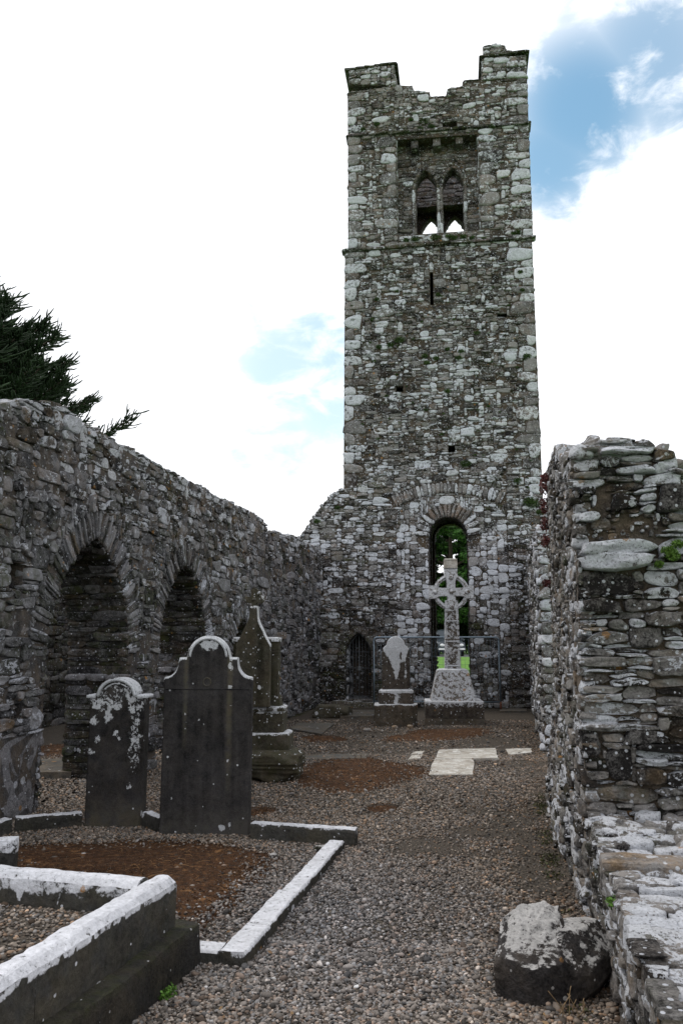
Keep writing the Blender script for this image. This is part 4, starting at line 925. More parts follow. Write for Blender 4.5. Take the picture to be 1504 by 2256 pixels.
# 2 tall black stone
O2 = G(350, 1838); F2 = Frame(O2, 3, 'face')
hs2 = thing('headstone', 'tall black headstone with a round head, scooped shoulders and white edges', 'headstone')
def scoop(u0, z0, u1, z1, n=14):
    "concave quarter curve from the low outer corner up to the inner corner"
    return [(u0 + (u1 - u0) * math.sin(math.pi / 2 * i / n), z0 + (z1 - z0) * (1 - math.cos(math.pi / 2 * i / n))) for i in range(n + 1)]
hw = .395; c = .395
left = [(0, 1.335)] + [(u, z) for u, z in scoop(.012, 1.345, .13, 1.49)] + [(.135, 1.515), (.20, 1.518)]
right = [(2 * c - u, z) for u, z in reversed(left)]
pr = dense(left + arcpts(c, 1.52, .19, .19)[1:-1] + right)
prx = np.array(pr)
def t2(U, Z, V, fb):
    topz = np.interp(U, prx[:, 0], prx[:, 1]); dt = topz - Z
    g = .05 + .12 * fbm(V, 12, 4, 8); g = g + 1.0 * np.clip(1.35 - dt / .028, 0, 1) * (Z > 1.3)
    head = np.clip(1.2 - np.hypot((U - c) / .17, (Z - 1.63) / .085), 0, 1) * .95; g = g + head * (fb < .5)
    g = g + .8 * np.clip(1.2 - np.hypot(U - .12, Z - 1.48) / .03, 0, 1) + .8 * np.clip(1.2 - np.hypot(U - .60, Z - 1.44) / .05, 0, 1)
    g = g + .75 * np.clip(1.2 - np.hypot(U - .60, Z - 1.26) / .035, 0, 1) + .5 * np.clip(1.2 - np.hypot(U - .38, Z - 1.4) / .02, 0, 1)
    s = np.clip(1 - np.abs(U - .2) / .028, 0, 1) * np.clip((Z - .7) / .3, 0, 1) + np.clip(1 - np.abs(U - .595) / .035, 0, 1) * np.clip((Z - .3) / .4, 0, 1)
    g = g + .18 * s
    low = np.clip((.24 - Z) / .2, 0, 1); g = g + low * (.42 - .3 * np.abs(U - .45))
    for (a, b, r) in ((.2, 1.02, .015), (.21, .95, .012), (.61, 1.1, .012), (.59, .62, .014), (.37, .93, .02), (.59, .5, .013), (.1, .3, .02), (.55, .06, .03), (.62, .09, .02)):
        g = g + .8 * np.clip(1.3 - np.hypot(U - a, Z - b) / r, 0, 1)
    R = .40 + .5 * s + .6 * low + .35 * fbm(np.stack([U * 14, U * 0, Z * .9], 1), 2, 4, 6) + .12 * fbm(np.stack([U * 9, U * 0, Z * .8], 1), 3, 4, 2)
    return np.stack([R, np.clip(g, 0, 1.1), .1 + .6 * s, .9 * s + .25 * low], 1)
headslab(B := Mesh(), F2, pr, .11, 90, t2)
B.build('slab', M['grave_black'], hs2)
B = Mesh(); sweep(B, [F2.P(u, z, .002) for u, z in arcpts(c, 1.52, .165, .165, 24)], .012, 6, tint=(.8, 1.0, 0, 0)); B.build('moulding', M['grave_black'], hs2)
B = Mesh(); sweep(B, [F2.P(.02, 1.235, -.003), F2.P(.77, 1.235, -.003)], .007, 6, tint=(.1, .0, 0, 0)); B.build('moulding', M['grave_black'], hs2)
B = Mesh(); rr = [F2.P(c - .005 + .035 * math.cos(a), 1.30 + .035 * math.sin(a), .0) for a in np.linspace(0, 2 * math.pi, 14)[:-1]]; sweep(B, rr, .008, 5, tint=(.7, .1, .4, .6), closed=True); B.build('roundel', M['grave_black'], hs2)
place(hs2, *O2)
# 3 gothic olive monument
O3 = G(560, 1720); F3 = Frame(O3, 5, 'face')
hs3 = thing('headstone', 'olive-brown gothic grave monument with a pointed gable and worn cross finial on a stepped base', 'headstone')
tf3 = lambda r=.4, g=.3, a=.3: (lambda L, W: np.stack([np.full(len(W), r), g + .35 * np.clip((L[:, 2] / max(L[:, 2].max(), .01) - .75) * 4, 0, 1), np.full(len(W), .35), np.full(len(W), a)], 1))
def gb(B, fr, u0, u1, z0, z1, n0, n1, **k):
    p = fr.P((u0 + u1) / 2, z0, (n0 + n1) / 2); gbox(B, tuple(p), (u1 - u0, abs(n1 - n0), z1 - z0), -fr.deg, **k)
B = Mesh(); p = F3.P(.02, .16, -.2); rock(B, tuple(p), (1.12, .8, .42), -5, 5, 5, 14, .09, tintf=lambda S, W: np.stack([np.full(len(W), .5), .25 + .1 * fbm(W, 3, 3, 1), np.full(len(W), .6), np.full(len(W), .7)], 1), smooth=True, strata=.08)
gb(B, F3, -.5, .5, 0., .22, .05, -.6, div=(14, 10, 5), amp=.05, freq=4, tintf=const_t(.5, .3, .6, .7)); B.build('rough_base', M['grave_olive'], hs3)
B = Mesh(); gb(B, F3, -.48, .41, .30, .56, -.02, -.5, div=(16, 10, 8), amp=.01, tintf=tf3(.5, .32, .5), bev=.015); B.build('plinth', M['grave_olive'], hs3)
B = Mesh(); gb(B, F3, -.40, .33, .555, .82, -.06, -.44, div=(14, 8, 8), amp=.006, tintf=tf3(.35, .42, .3), bev=.01); gb(B, F3, -.41, .34, .81, .87, -.05, -.45, div=(14, 8, 2), amp=.006, tintf=const_t(.4, .62, .2, .4), bev=.012); B.build('plinth', M['grave_olive'], hs3)
B = Mesh(); gb(B, F3, -.33, .25, .87, 1.70, -.16, -.34, div=(12, 6, 20), amp=.004, tintf=tf3(.35, .2, .7)); gb(B, F3, -.345, .265, 1.66, 1.715, -.14, -.36, div=(12, 4, 2), amp=.004, tintf=const_t(.6, .75, .3, .4))
for k in range(3): gb(B, F3, -.34, .26, 1.56 - k * .035, 1.575 - k * .035, -.15, -.35, div=(6, 2, 1), amp=.002, tintf=const_t(.3, .3, .3, .7))
gb(B, F3, -.36, .29, .87, 1.0, -.13, -.37, div=(12, 4, 3), taper=(.92, .85), amp=.004, tintf=const_t(.4, .3, .4, .6)); B.build('backing_slab', M['grave_olive'], hs3)
B = Mesh(); uc = -.045
pr3 = dense([(uc - .215, 1.62), (uc - .15, 1.74), (uc - .075, 1.90), (uc - .055, 1.96), (uc - .045, 2.10), (uc + .045, 2.10), (uc + .055, 1.96), (uc + .075, 1.90), (uc + .15, 1.74), (uc + .215, 1.62)])
p3 = np.array(pr3)
def t3(U, Z, V, fb):
    topz = np.interp(U, p3[:, 0], p3[:, 1]); g = .32 + .6 * np.clip(1.3 - (topz - Z) / .045, 0, 1) * (U > uc) + .2 * np.clip(1 - np.abs(U - uc - .06) / .05, 0, 1) * (Z > 1.3)
    s = np.clip(1 - np.abs(U - uc + .02) / .06, 0, 1)
    g = g + .7 * np.clip(1.2 - np.hypot(U - .05, Z - 1.1) / .04, 0, 1)
    return np.stack([.5 - .35 * np.clip(1.3 - np.abs(U - .05) / .05, 0, 1), np.clip(g + .12 * fbm(V, 14, 4, 8), 0, 1.1), .4 + .3 * s, np.full(U.shape, .3)], 1)
headslab(B, F3, pr3, .12, 60, t3, z0=.87); B.build('slab', M['grave_olive'], hs3)
B = Mesh()
fo_ = [(-.03, 2.09), (.03, 2.09), (.03, 2.14), (.085, 2.135), (.10, 2.17), (.095, 2.21), (.04, 2.215), (.035, 2.26), (.045, 2.30), (0, 2.33), (-.04, 2.30), (-.035, 2.26), (-.045, 2.215), (-.10, 2.205), (-.105, 2.165), (-.08, 2.135), (-.03, 2.14)]
prism(B, F3, [(uc + a_, b_) for a_, b_ in fo_], [], -.03, -.12, 0, (.5, .35, .4, .4))
for du, z, sz, g in ((.085, 2.185, (.08, .10, .10), .62), (-.09, 2.18, (.07, .10, .08), .35), (.0, 2.28, (.07, .10, .08), .3), (0, 2.18, (.08, .13, .08), .4), (.05, 2.25, (.06, .09, .07), .6)):
    q = F3.P(uc + du, z, -.075); rock(B, tuple(q), sz, 0, 3, int(100 * z), 8, .2, tintf=const_t(.6, g, .4, .2))
B.build('finial', M['grave_olive'], hs3); place(hs3, *O3)
# 4 stone by the fence panel
O4 = G(823, 1602); F4 = Frame(O4, 4, 'face')
hs4 = thing('headstone', 'narrow shouldered headstone whitened by lichen, on a two-step base in front of the wire fence', 'headstone')
B = Mesh(); gb(B, F4, 0, .86, 0, .44, 0, -.5, div=(16, 8, 10), amp=.03, freq=5, tintf=lambda L, W: np.stack([np.full(len(W), .35), .22 + .7 * (L[:, 2] > .40), np.full(len(W), .5), np.full(len(W), .1)], 1)); B.build('base', M['grave_pale'], hs4)
B = Mesh(); gb(B, F4, .10, .79, .44, .72, -.08, -.42, div=(16, 8, 10), amp=.012, bev=.02, tintf=lambda L, W: np.stack([np.full(len(W), .3), .15 + .75 * (L[:, 2] > .21) + .8 * np.clip(1 - np.abs(L[:, 0] + .0) / .17, 0, 1), np.full(len(W), .3), np.zeros(len(W))], 1)); B.build('base', M['grave_pale'], hs4)
B = Mesh(); c4 = .445
pr4 = dense([(c4 - .28, 1.44), (c4 - .26, 1.53), (c4 - .2, 1.585), (c4 - .185, 1.60)] + arcpts(c4, 1.60, .18, .17)[1:-1] + [(c4 + .185, 1.60), (c4 + .2, 1.585), (c4 + .26, 1.53), (c4 + .28, 1.44)])
def t4(U, Z, V, fb):
    w = np.interp(Z, [.8, 1.05, 1.35, 1.5], [.02, .09, .2, .3]); x = U - c4 - .01
    g = .16 + .3 * fbm(V, 16, 4, 8) + .95 * np.clip((w - np.abs(x)) / .07, -.1, 1) + .8 * np.clip(1 - np.abs(x - .18) / .05, 0, 1) * (Z > .95)
    g = g - .7 * np.clip(1 - np.abs(x - .09) / .035, 0, 1) * (Z < 1.45)
    return np.stack([np.full(U.shape, .2), np.clip(g, 0, 1.15), np.full(U.shape, .2), np.zeros(U.shape)], 1)
headslab(B, F4, pr4, .14, 60, t4, z0=.72, mat=0)
B2 = B; B.build('slab', M['grave_pale'], hs4); 
for v in []: pass
place(hs4, *O4); 
for ch in hs4.children:
    if ch.name.startswith('slab'): ch.location = tuple(-F4.N * .18)

# 5 celtic cross
O5 = G(937, 1598); F5 = Frame(O5, 4, 'face')
cx = thing('celtic_cross', 'tall ringed Celtic cross of white-lichened limestone on a tapering pedestal before the tower arch', 'cross')
B = Mesh(); gb(B, F5, -.01, 1.19, 0, .14, 0, -.9, div=(16, 12, 3), amp=.006, tintf=const_t(.5, .12, .4, .1)); B.build('footing', M['grave_pale'], cx)
B = Mesh(); gb(B, F5, .0, 1.18, .14, .475, -.012, -.88, div=(24, 16, 10), amp=.005, tintf=lambda L, W: np.stack([np.full(len(W), .25), .34 + .6 * np.clip((L[:, 2] - .15) / .18, 0, 1), np.full(len(W), .3), np.zeros(len(W))], 1)); B.build('pedestal', M['grave_pale'], cx)
B = Mesh(); gb(B, F5, .12, 1.04, .475, 1.08, -.09, -.79, div=(24, 16, 16), taper=(.70, .62), amp=.006, tintf=const_t(.9, .74, .15, .0, .12, 4)); gb(B, F5, .26, .90, 1.08, 1.115, -.22, -.66, div=(8, 6, 2), taper=(.8, .7), amp=.004, tintf=const_t(.9, .8, .1)); B.build('cross_base', M['grave_pale'], cx)
B = Mesh(); fcx = .59; d0, d1 = -.33, -.55
def tshaft(L, W):
    z = L[:, 2]; e = np.abs(L[:, 0]) > .095
    return np.stack([np.full(len(W), .4), np.where(e, .85, .68) + .0 * z, np.full(len(W), .35), np.zeros(len(W))], 1)
gb(B, F5, fcx - .165, fcx + .165, 1.112, 2.52, d0, d1, div=(14, 8, 60), taper=(.82, .9), amp=.004, tintf=tshaft)
for z, g in ((1.16, .9), (1.66, .9), (1.70, .2), (2.08, .9), (2.36, .95)): gb(B, F5, fcx - .165 + (z - 1.1) * .02, fcx + .165 - (z - 1.1) * .02, z, z + .03, d0 + .012, d1 - .012, div=(10, 4, 1), amp=.003, tintf=const_t(.6, g, .2))
B.build('shaft', M['grave_pale'], cx)
# head: cross arms with hollowed armpits, made as one outline
zc = 2.695; aw = .13; ah = .462; hr = .10
hd = []
def q4(cx_, cz_, r, a0, a1, n=8): return [(cx_ + r * math.cos(math.radians(a0 + (a1 - a0) * i / n)), cz_ + r * math.sin(math.radians(a0 + (a1 - a0) * i / n))) for i in range(n + 1)]
k = .175
qd = [(.085, .20), (.085, .085), (.20, .085), (.27, .10), (.33, .135), (.462, .135)]
rt_ = qd; 
hd = [(-.135, -.40), (.135, -.40), (.135, -.33), (.10, -.27)] + [(a_, -b_) for a_, b_ in qd] + [(a_, b_) for a_, b_ in reversed(qd)] + [(.10, .27), (.135, .33), (.135, .51)]
hd = hd + [(-a_, b_) for a_, b_ in reversed(hd[2:])]
hd = [(fcx + a_, zc + b_) for a_, b_ in hd]
B = Mesh(); prism(B, F5, hd, [], d0, d1, 0, (.75, .86, .2, 0)); B.build('cross_head', M['grave_pale'], cx)
for i in range(4):
    a0 = 90 * i + 17; B = Mesh(); o_ = arc(fcx, zc, .375, a0, a0 + 56, 14) + arc(fcx, zc, .285, a0 + 56, a0, 14); prism(B, F5, o_, [], d0 - .04, d1 + .04, 0, (.7, .82, .2, 0))
    sweep(B, [F5.P(u, z, d0 - .035) for u, z in arc(fcx, zc, .332, a0, a0 + 56, 12)], .022, 6, tint=(.8, .8, .2, 0)); B.build('ring_quadrant', M['grave_pale'], cx)
V2, Fc2 = ICO[3]
for (u, z, r) in ((fcx, zc + .30, .05), (fcx, zc - .31, .055), (fcx - .33, zc, .055), (fcx + .33, zc, .055), (fcx, zc, .05)):
    B = Mesh(); c_ = F5.P(u, z, d0); S = V2 * np.array([r, r * .9, r]); B.add(S + c_, Fc2, 0, (.75, .7, .35, 0)); B.build('boss', M['grave_pale'], cx)
B = Mesh(); gb(B, F5, fcx - .14, fcx + .14, 3.195, 3.35, d0 + .03, d1 - .03, div=(8, 6, 4), amp=.003, tintf=const_t(1., .6, .1)); gb(B, F5, fcx - .138, fcx + .138, 3.35, 3.40, d0 + .035, d1 - .035, div=(8, 6, 2), amp=.003, tintf=const_t(1., .6, .3, .2)); B.build('cross_cap', M['slab_pale'], cx)
place(cx, *O5)

# ================================================================== FENCE PANEL
OF = G(822, 1564); FF = Frame(OF, 5, 'face')
fp = thing('fence_panel', 'temporary galvanised wire-mesh fence panel standing behind the Celtic cross', 'fence')
(ua, zt), (ub, _) = FF.at(824, 1404), FF.at(1098, 1404); zb = FF.at(830, 1545)[1]; ua = 0.02
B = Mesh(); r = .09
pth = [FF.P(ua, .0), FF.P(ua, zt - r)] + [FF.P(u, z) for u, z in arc(ua + r, zt - r, r, 180, 90, 5)] + [FF.P(u, z) for u, z in arc(ub - r, zt - r, r, 90, 0, 5)] + [FF.P(ub, zt - r), FF.P(ub, 0)]
sweep(B, pth, .021, 8); sweep(B, [FF.P(ua, zb), FF.P(ub, zb)], .018, 8); B.build('tube_frame', M['galv'], fp)
B = Mesh()
for u in np.arange(ua + .09, ub, .09): sweep(B, [FF.P(u, zb), FF.P(u, zt)], .0022, 4)
for z in np.arange(zb + .1, zt, .2): sweep(B, [FF.P(ua, z), FF.P(ub, z)], .0022, 4)
B.build('wire_mesh', M['galv'], fp)
B = Mesh(); sweep(B, [FF.P(ub, .0, .0), FF.P(ub, .22, .0)], .024, 8); B.build('rusty_leg', M['rust'], fp)
place(fp, *OF)

# ================================================================== KERBS
def kerb(p0, p1, width, h, z0=0., side=1, prof=None, tf=None, step=.03, seed=0, amp=.006):
    "kerb whose front top edge runs p0 -> p1; the width goes to the left of that direction when side=1"
    p0, p1 = np.array(p0[:2]), np.array(p1[:2]); d = p1 - p0; L = np.linalg.norm(d); d /= L; nrm = np.array([-d[1], d[0]]) * side
    prof = prof or [(0, -.03), (0, h * .4), (.0, h * .8), (.005, h - .006), (.012, h), (width * .35, h), (width * .65, h), (width - .012, h), (width - .005, h - .006), (width, h * .8), (width, h * .4), (width, -.03)]
    P = np.array(prof, float); n = max(2, int(L / step)); s = np.linspace(0, L, n + 1); K = len(P)
    V = p0[None, None] + s[:, None, None] * d + P[None, :, :1] * nrm; Z = np.broadcast_to(P[None, :, 1] + z0, V.shape[:2])
    V = np.concatenate([V, Z[..., None]], 2).reshape(-1, 3)
    V = V + np.stack([fbm(V, 7, 4, 1 + seed), fbm(V, 7, 4, 2 + seed), fbm(V, 7, 4, 3 + seed)], 1) * amp
    V = V + (np.stack([vnoise(V, 24, 51 + seed), vnoise(V, 24, 52 + seed), vnoise(V, 24, 53 + seed)], 1) * .004) * (V[:, 2:3] > z0 + .02)
    i = np.arange(n)[:, None]; k = np.arange(K - 1); q = np.stack([i * K + k, (i + 1) * K + k, (i + 1) * K + k + 1, i * K + k + 1], -1).reshape(-1, 4)
    if side == 1: pass
    else: q = q[:, ::-1]
    caps = [np.array([[0, k_, k_ + 1] for k_ in range(1, K - 1)]), np.array([[n * K, n * K + k_ + 1, n * K + k_] for k_ in range(1, K - 1)])]
    hh = V[:, 2] - z0
    T = tf(V, hh) if tf else np.stack([np.full(len(V), .5), .12 + .0 * hh, np.full(len(V), .2), np.zeros(len(V))], 1)
    return V, [q] + caps, T
def t_kerb(thr, gtop, glow, white=1.):
    def f(V, hh): 
        e = fbm(V * np.array([1, 1, .2]), 12, 4, 8, .7) * .035
        return np.stack([.6 + .35 * fbm(V, 3, 3, 4), np.where(hh > thr + e, gtop + .2 * fbm(V, 4, 3, 21), glow + .1 + .2 * fbm(V, 5, 3, 22)), .2 + .2 * fbm(V, 3, 2, 6), np.full(len(V), .08)], 1).clip(0, 1.1)
    return f
plot = thing('grave_kerb', 'low white-topped stone kerb round the mossy grave plot, running down beside the gravel path', 'kerb')
kz = .075
def addk(parent, name, *a, mat='kerb', **k):
    B = Mesh(); V, fs, T = kerb(*a, **k); B.add(V, fs, 0, T, smooth=False); return B.build(name, M[mat], parent)
kp0 = np.array(G(542, 2099, kz)); kp1 = np.array(G(758, 1850, kz)); mid = kp0 * .42 + kp1 * .58
addk(plot, 'side_kerb', kp0, kp0 * .56 + kp1 * .44 - .004 * (kp1 - kp0), .15, kz, side=1, tf=t_kerb(kz - .012, .78, .15), step=.02)
addk(plot, 'side_kerb', kp0 * .56 + kp1 * .44, kp1, .13, kz - .006, side=1, tf=t_kerb(kz - .02, .78, .15), step=.02, seed=5)
kf0 = np.array(G(508, 2108, kz)) ; ktan = (kp1 - kp0) / np.linalg.norm(kp1 - kp0); kn_ = np.array([-ktan[1], ktan[0]])
addk(plot, 'front_kerb', kp0 + kn_ * 1.3 + ktan * .0, kp0 + kn_ * .152, .14, kz - .004, side=1, tf=t_kerb(kz - .016, .72, .2), step=.02, seed=9)
place(plot, kp0[0], kp0[1])
bk = thing('grave_kerb', 'taller dark kerb with a white top joining the bases of the two headstones behind the mossy plot', 'kerb')
kb1 = np.array(G(781, 1829, .13)); kb0 = np.array(G(552, 1814, .13))
addk(bk, 'kerb_stone', kb0, kb1, .10, .135, side=1, tf=t_kerb(.12, .85, .3), step=.02)
h2r = F2.P(-.012, 0)[:2]; h1r = F1.P(.525, 0)[:2]
addk(bk, 'kerb_stone', h1r + np.array([0, .02]), h2r + np.array([0, .02]), .1, .13, side=1, tf=t_kerb(.13, .3, .1), step=.02, seed=2)
kl0 = np.array(G(35, 1803, .12)); h1l = F1.P(-.02, 0)[:2]
addk(bk, 'kerb_stone', kl0, h1l + np.array([0, .0]), .1, .125, side=1, tf=t_kerb(.115, .62, .25), step=.02, seed=3)
addk(bk, 'kerb_stone', kl0 + np.array([-.65, -1.9]), kl0 + np.array([-.02, -.01]), .1, .125, side=1, tf=t_kerb(.115, .5, .2), step=.02, seed=4)
place(bk, kb0[0], kb0[1])

# kerbed tomb in the left foreground
tomb = thing('tomb_surround', 'raised dark tomb surround in the left foreground, with white-lichened coping on a stepped plinth', 'tomb')
C0 = np.array(G(441, 2125)); th = math.radians(14.8); d1 = np.array([-math.sin(th), -math.cos(th)]); d2 = np.array([-math.cos(th), math.sin(th)])
TL = 3.2; tb_h = .21
# plinth: profile along the outer side (outer face at 0)
addk(tomb, 'plinth', C0 + d1 * TL, C0, .30, tb_h, side=1, mat='kerb_dark', tf=lambda V, hh: np.stack([.35 + .2 * fbm(V, 3, 3, 1), .2 + .1 * fbm(V, 2, 2, 5), np.full(len(V), .25), np.clip((hh > tb_h - .03) * .35, 0, 1)], 1), step=.03, amp=.012)
addk(tomb, 'plinth', C0 + d2 * .303 + d1 * .0, C0 + d2 * 2.4, .28, tb_h - .003, side=-1, mat='kerb_dark', tf=t_kerb(.3, .2, .15), step=.04, amp=.012, seed=7)
u0 = C0 + d2 * .10 + d1 * .10; H2 = .25; wd = .15
cap = [(0, 0), (0, .06), (.0, .12), (0, .17), (0, .195), (.004, .215), (.03, .243), (.045, .25), (.075, .252), (.10, .25), (.12, .243), (.146, .215), (.15, .195), (.15, .12), (.15, -.02)]
joint = 1.18
addk(tomb, 'coping', u0 + d1 * (TL - .1), u0 + d1 * (joint + .004), wd, H2, z0=tb_h - .005, side=1, prof=cap, tf=t_kerb(.188, .88, .12), step=.02, amp=.005)
addk(tomb, 'coping', u0 + d1 * joint, u0, wd, H2, z0=tb_h - .005, side=1, prof=cap, tf=t_kerb(.19, .88, .12), step=.02, amp=.005, seed=12)
# back piece: runs left from the inner side of the side coping
addk(tomb, 'coping', u0 + d2 * (wd + .003) + d1 * (wd), u0 + d2 * 2.6 + d1 * (wd), wd, H2, z0=tb_h - .007, side=-1, prof=cap, tf=t_kerb(.125, .84, .16), step=.02, amp=.005, seed=15)
place(tomb, C0[0], C0[1])
fi = [u0 + d2 * wd + d1 * wd, u0 + d2 * wd + d1 * TL, u0 + d2 * 2.6 + d1 * TL, u0 + d2 * 2.6 + d1 * wd]
disc_sheet('tomb_gravel', [tuple(p) for p in fi], tb_h + .08, M['gravel'])
# little white-capped post further along the same grave
B = Mesh(); p = G(-12, 1905, .0); p = (-2.02, 5.12); gbox(B, (p[0] + .03, p[1], 0), (.12, .12, .5), 10, (4, 4, 14), amp=.006, tintf=lambda L, W: np.stack([np.full(len(W), .4), .2 + .7 * (L[:, 2] > .40), np.full(len(W), .2), np.zeros(len(W))], 1))
B.build('grave_post', M['kerb'], None, label='short white-topped stone post at the left edge behind the tomb coping', category='post')

# ================================================================== SLABS AND LOOSE STONES
def flat_slab(name, px, h, mat, label, cat='slab', z0=0., amp=.01, group=None):
    pts = [np.array(G(x, y, h)) for x, y in px]; B = Mesh(); n = 10
    s = np.linspace(0, 1, n + 1); A_, C_ = np.meshgrid(s, s, indexing='ij')
    P2 = (pts[0] * ((1 - A_) * (1 - C_))[..., None] + pts[1] * (A_ * (1 - C_))[..., None] + pts[2] * (A_ * C_)[..., None] + pts[3] * ((1 - A_) * C_)[..., None])
    V = np.concatenate([P2, np.full(P2.shape[:2] + (1,), h)], 2).reshape(-1, 3); i = np.arange((n + 1) ** 2).reshape(n + 1, n + 1)
    edge = np.zeros((n + 1, n + 1), bool); edge[0] = edge[-1] = True; edge[:, 0] = edge[:, -1] = True; e = edge.ravel()
    V = V + np.stack([fbm(V, 4, 3, 1) * e * amp * 2.5, fbm(V, 4, 3, 2) * e * amp * 2.5, fbm(V, 3, 3, 3) * amp * .4 - .006 * e], 1)
    D = V.copy(); D[:, 2] = -.03
    q = np.stack([i[:-1, :-1], i[1:, :-1], i[1:, 1:], i[:-1, 1:]], -1).reshape(-1, 4)
    rim = np.concatenate([i[:-1, 0], i[-1, :-1], i[::-1, -1][:-1], i[0, ::-1][:-1]]); rj = np.roll(rim, -1); N_ = (n + 1) ** 2
    B.add(np.concatenate([V, D]), [q, np.stack([rj, rim, rim + N_, rj + N_], 1)], 0, (.5, .3, .3, 0), smooth=False)
    o = B.build(name, mat, None, label=label, category=cat)
    return o
flat_slab('grave_slab', [(958, 1671), (1096, 1669), (1090, 1647), (966, 1650)], .035, M['slab_pale'], 'wider pale ledger slab lying in the gravel, the farther of the two touching slabs')
flat_slab('grave_slab', [(943, 1705), (1042, 1705), (1042, 1671), (957, 1668)], .025, M['slab_pale'], 'squarish pale ledger slab lying in the gravel nearest the camera, beside the big moss patch')
flat_slab('stone_fragment', [(1120, 1662), (1170, 1656), (1168, 1647), (1113, 1649)], .02, M['slab_pale'], 'small broken pale slab in the gravel near the right-hand wall', 'stone')
flat_slab('stone_fragment', [(898, 1672), (925, 1669), (932, 1660), (906, 1663)], .02, M['slab_pale'], 'small pale chip of slab at the far right corner of the big moss patch', 'stone')
flat_slab('stone_fragment', [(905, 1661), (930, 1659), (935, 1653), (912, 1655)], .02, M['slab_pale'], 'narrow pale chip of slab just behind the other chip', 'stone')
flat_slab('grave_slab', [(638, 1604), (708, 1616), (737, 1592), (656, 1591)], .05, M['slab_dark'], 'dark sunken slate slab at the foot of the left wall behind the gothic monument')
flat_slab('grave_slab', [(80, 1700), (160, 1700), (160, 1668), (84, 1672)], .09, M['slab_dark'], 'low reddish grave slab seen through the nearest pointed arch')
flat_slab('grave_slab', [(655, 1672), (806, 1669), (812, 1659), (650, 1662)], .025, M['slab_dark'], 'long sunken grey slab whose edge shows along the back of the big moss patch')
flat_slab('paving_slab', [(748, 1577), (822, 1577), (830, 1563), (752, 1563)], .06, M['slab_dark'], 'mossy paving slab on the ground in front of the gate sill', 'paving')
flat_slab('paving_slab', [(1100, 1566), (1160, 1566), (1158, 1560), (1102, 1560)], .04, M['slab_dark'], 'low mossy paving slab against the tower foot right of the fence', 'paving')
def loose(name, c, size, seed, label, mat='boulder', t=(.5, .3, .3), rot=0., sub=3, group=None, cat='stone', **k):
    B = Mesh(); rock(B, c, size, rot, sub, seed, tintf=const_t(*t), **k); o = B.build(name, M[mat], None, label=label, category=cat); return o
g = G(728, 1583); loose('fallen_stone', (g[0] + .05, g[1] + .3, .12), (.95, .6, .34), 71, 'dark fallen block lying at the corner by the gate', 'grave_olive', (.35, .15, .5, .3), sub=5)
g = G(869, 1606); loose('pebble_stone', (g[0], g[1], .03), (.13, .1, .08), 3, 'rounded yellowish stone, the left of two below the fence-side headstone base', 'south', (1., .1, 1.))
g = G(903, 1606); loose('pebble_stone', (g[0], g[1], .04), (.12, .1, .1), 4, 'rounded yellowish stone, the right of two below the fence-side headstone base', 'south', (1., .1, 1.))
g = G(808, 1612); loose('pebble_stone', (g[0], g[1], .03), (.16, .12, .07), 5, 'flat pinkish stone alone on the gravel left of the fence-side headstone', 'south', (.9, .3, .7))
g = G(1252, 1846); loose('pebble_stone', (g[0], g[1], .03), (.12, .1, .08), 6, 'small dark stone on the gravel against the right-hand wall', 'boulder', (.4, .2, .3))
g = G(603, 1893); loose('pebble_stone', (g[0], g[1], .02), (.08, .07, .05), 8, 'small grey cobble lying just inside the white side kerb', 'boulder', (.9, .2, .3))
g = G(735, 1878); loose('pebble_stone', (g[0] - .1, g[1] + .02, .02), (.12, .07, .06), 9, 'dark cobble between the two kerbs at the corner of the mossy plot', 'boulder', (.3, .2, .6, .4))
# the boulder: an angular block with a pale flat top
B = Mesh(); V, Fc = ICO[6]
hp_ = [(-.27, .06, 0), (-.12, -.04, 0), (.10, .0, 0), (-.28, .04, .15), (-.24, .03, .19), (-.12, -.04, .17), (.03, .0, .19), (.10, .05, .15), (-.14, .24, .36), (.00, .27, .38), (.07, .28, .36), (.13, .25, .12), (-.25, .38, 0), (.13, .42, 0), (-.22, .3, .27)]
bmh = bmesh.new(); [bmh.verts.new(p_) for p_ in hp_]; bmesh.ops.convex_hull(bmh, input=bmh.verts); ctr = np.array([0, .18, .14])
bmesh.ops.recalc_face_normals(bmh, faces=bmh.faces); bmh.normal_update(); rad = np.full(len(V), 9.)
for f_ in bmh.faces:
    nv = np.array(f_.normal[:]); d_ = np.dot(np.array(f_.verts[0].co[:]) - ctr, nv); q = V @ nv; rad = np.minimum(rad, np.where(q > .02, d_ / np.maximum(q, .02), 9))
bmh.free(); S = V * rad[:, None]; S = S * (1 + .035 * fbm(S, 8, 5, 3, .6) + .02 * fbm(S, 40, 4, 5))[:, None] + ctr
S[:, 2] += .012 * vnoise(S * np.array([1.5, 1.5, 1]), 26, 9)
a = math.radians(-6); W = np.stack([S[:, 0] * math.cos(a) - S[:, 1] * math.sin(a), S[:, 0] * math.sin(a) + S[:, 1] * math.cos(a), S[:, 2]], 1)
gb0 = G(1228, 2218); W = W + np.array([gb0[0], gb0[1] + .02, -.01])
T = np.tile((.45, .28, .3, 0), (len(W), 1)).astype(float); T[:, 1] = .2 + .32 * np.clip((W[:, 2] - .2) / .06, 0, 1) * np.clip((.08 - S[:, 0]) / .08, 0, 1) + .3 * fbm(W * np.array([1, 1, 2.5]), 9, 4, 3); T[:, 0] += .2 * fbm(W, 3, 3, 1)
B.add(W, Fc, 0, T.clip(0, 1.1), smooth=False); rock(B, (gb0[0] + .17, gb0[1] + .24, .12), (.34, .42, .34), 12, 5, 33, 9, .05, tintf=const_t(.35, .3, .3, 0, .2, 8), smooth=False)
B.build('boulder', M['boulder'], None, label='big angular boulder with a whitened top lying against the low wall', category='boulder')

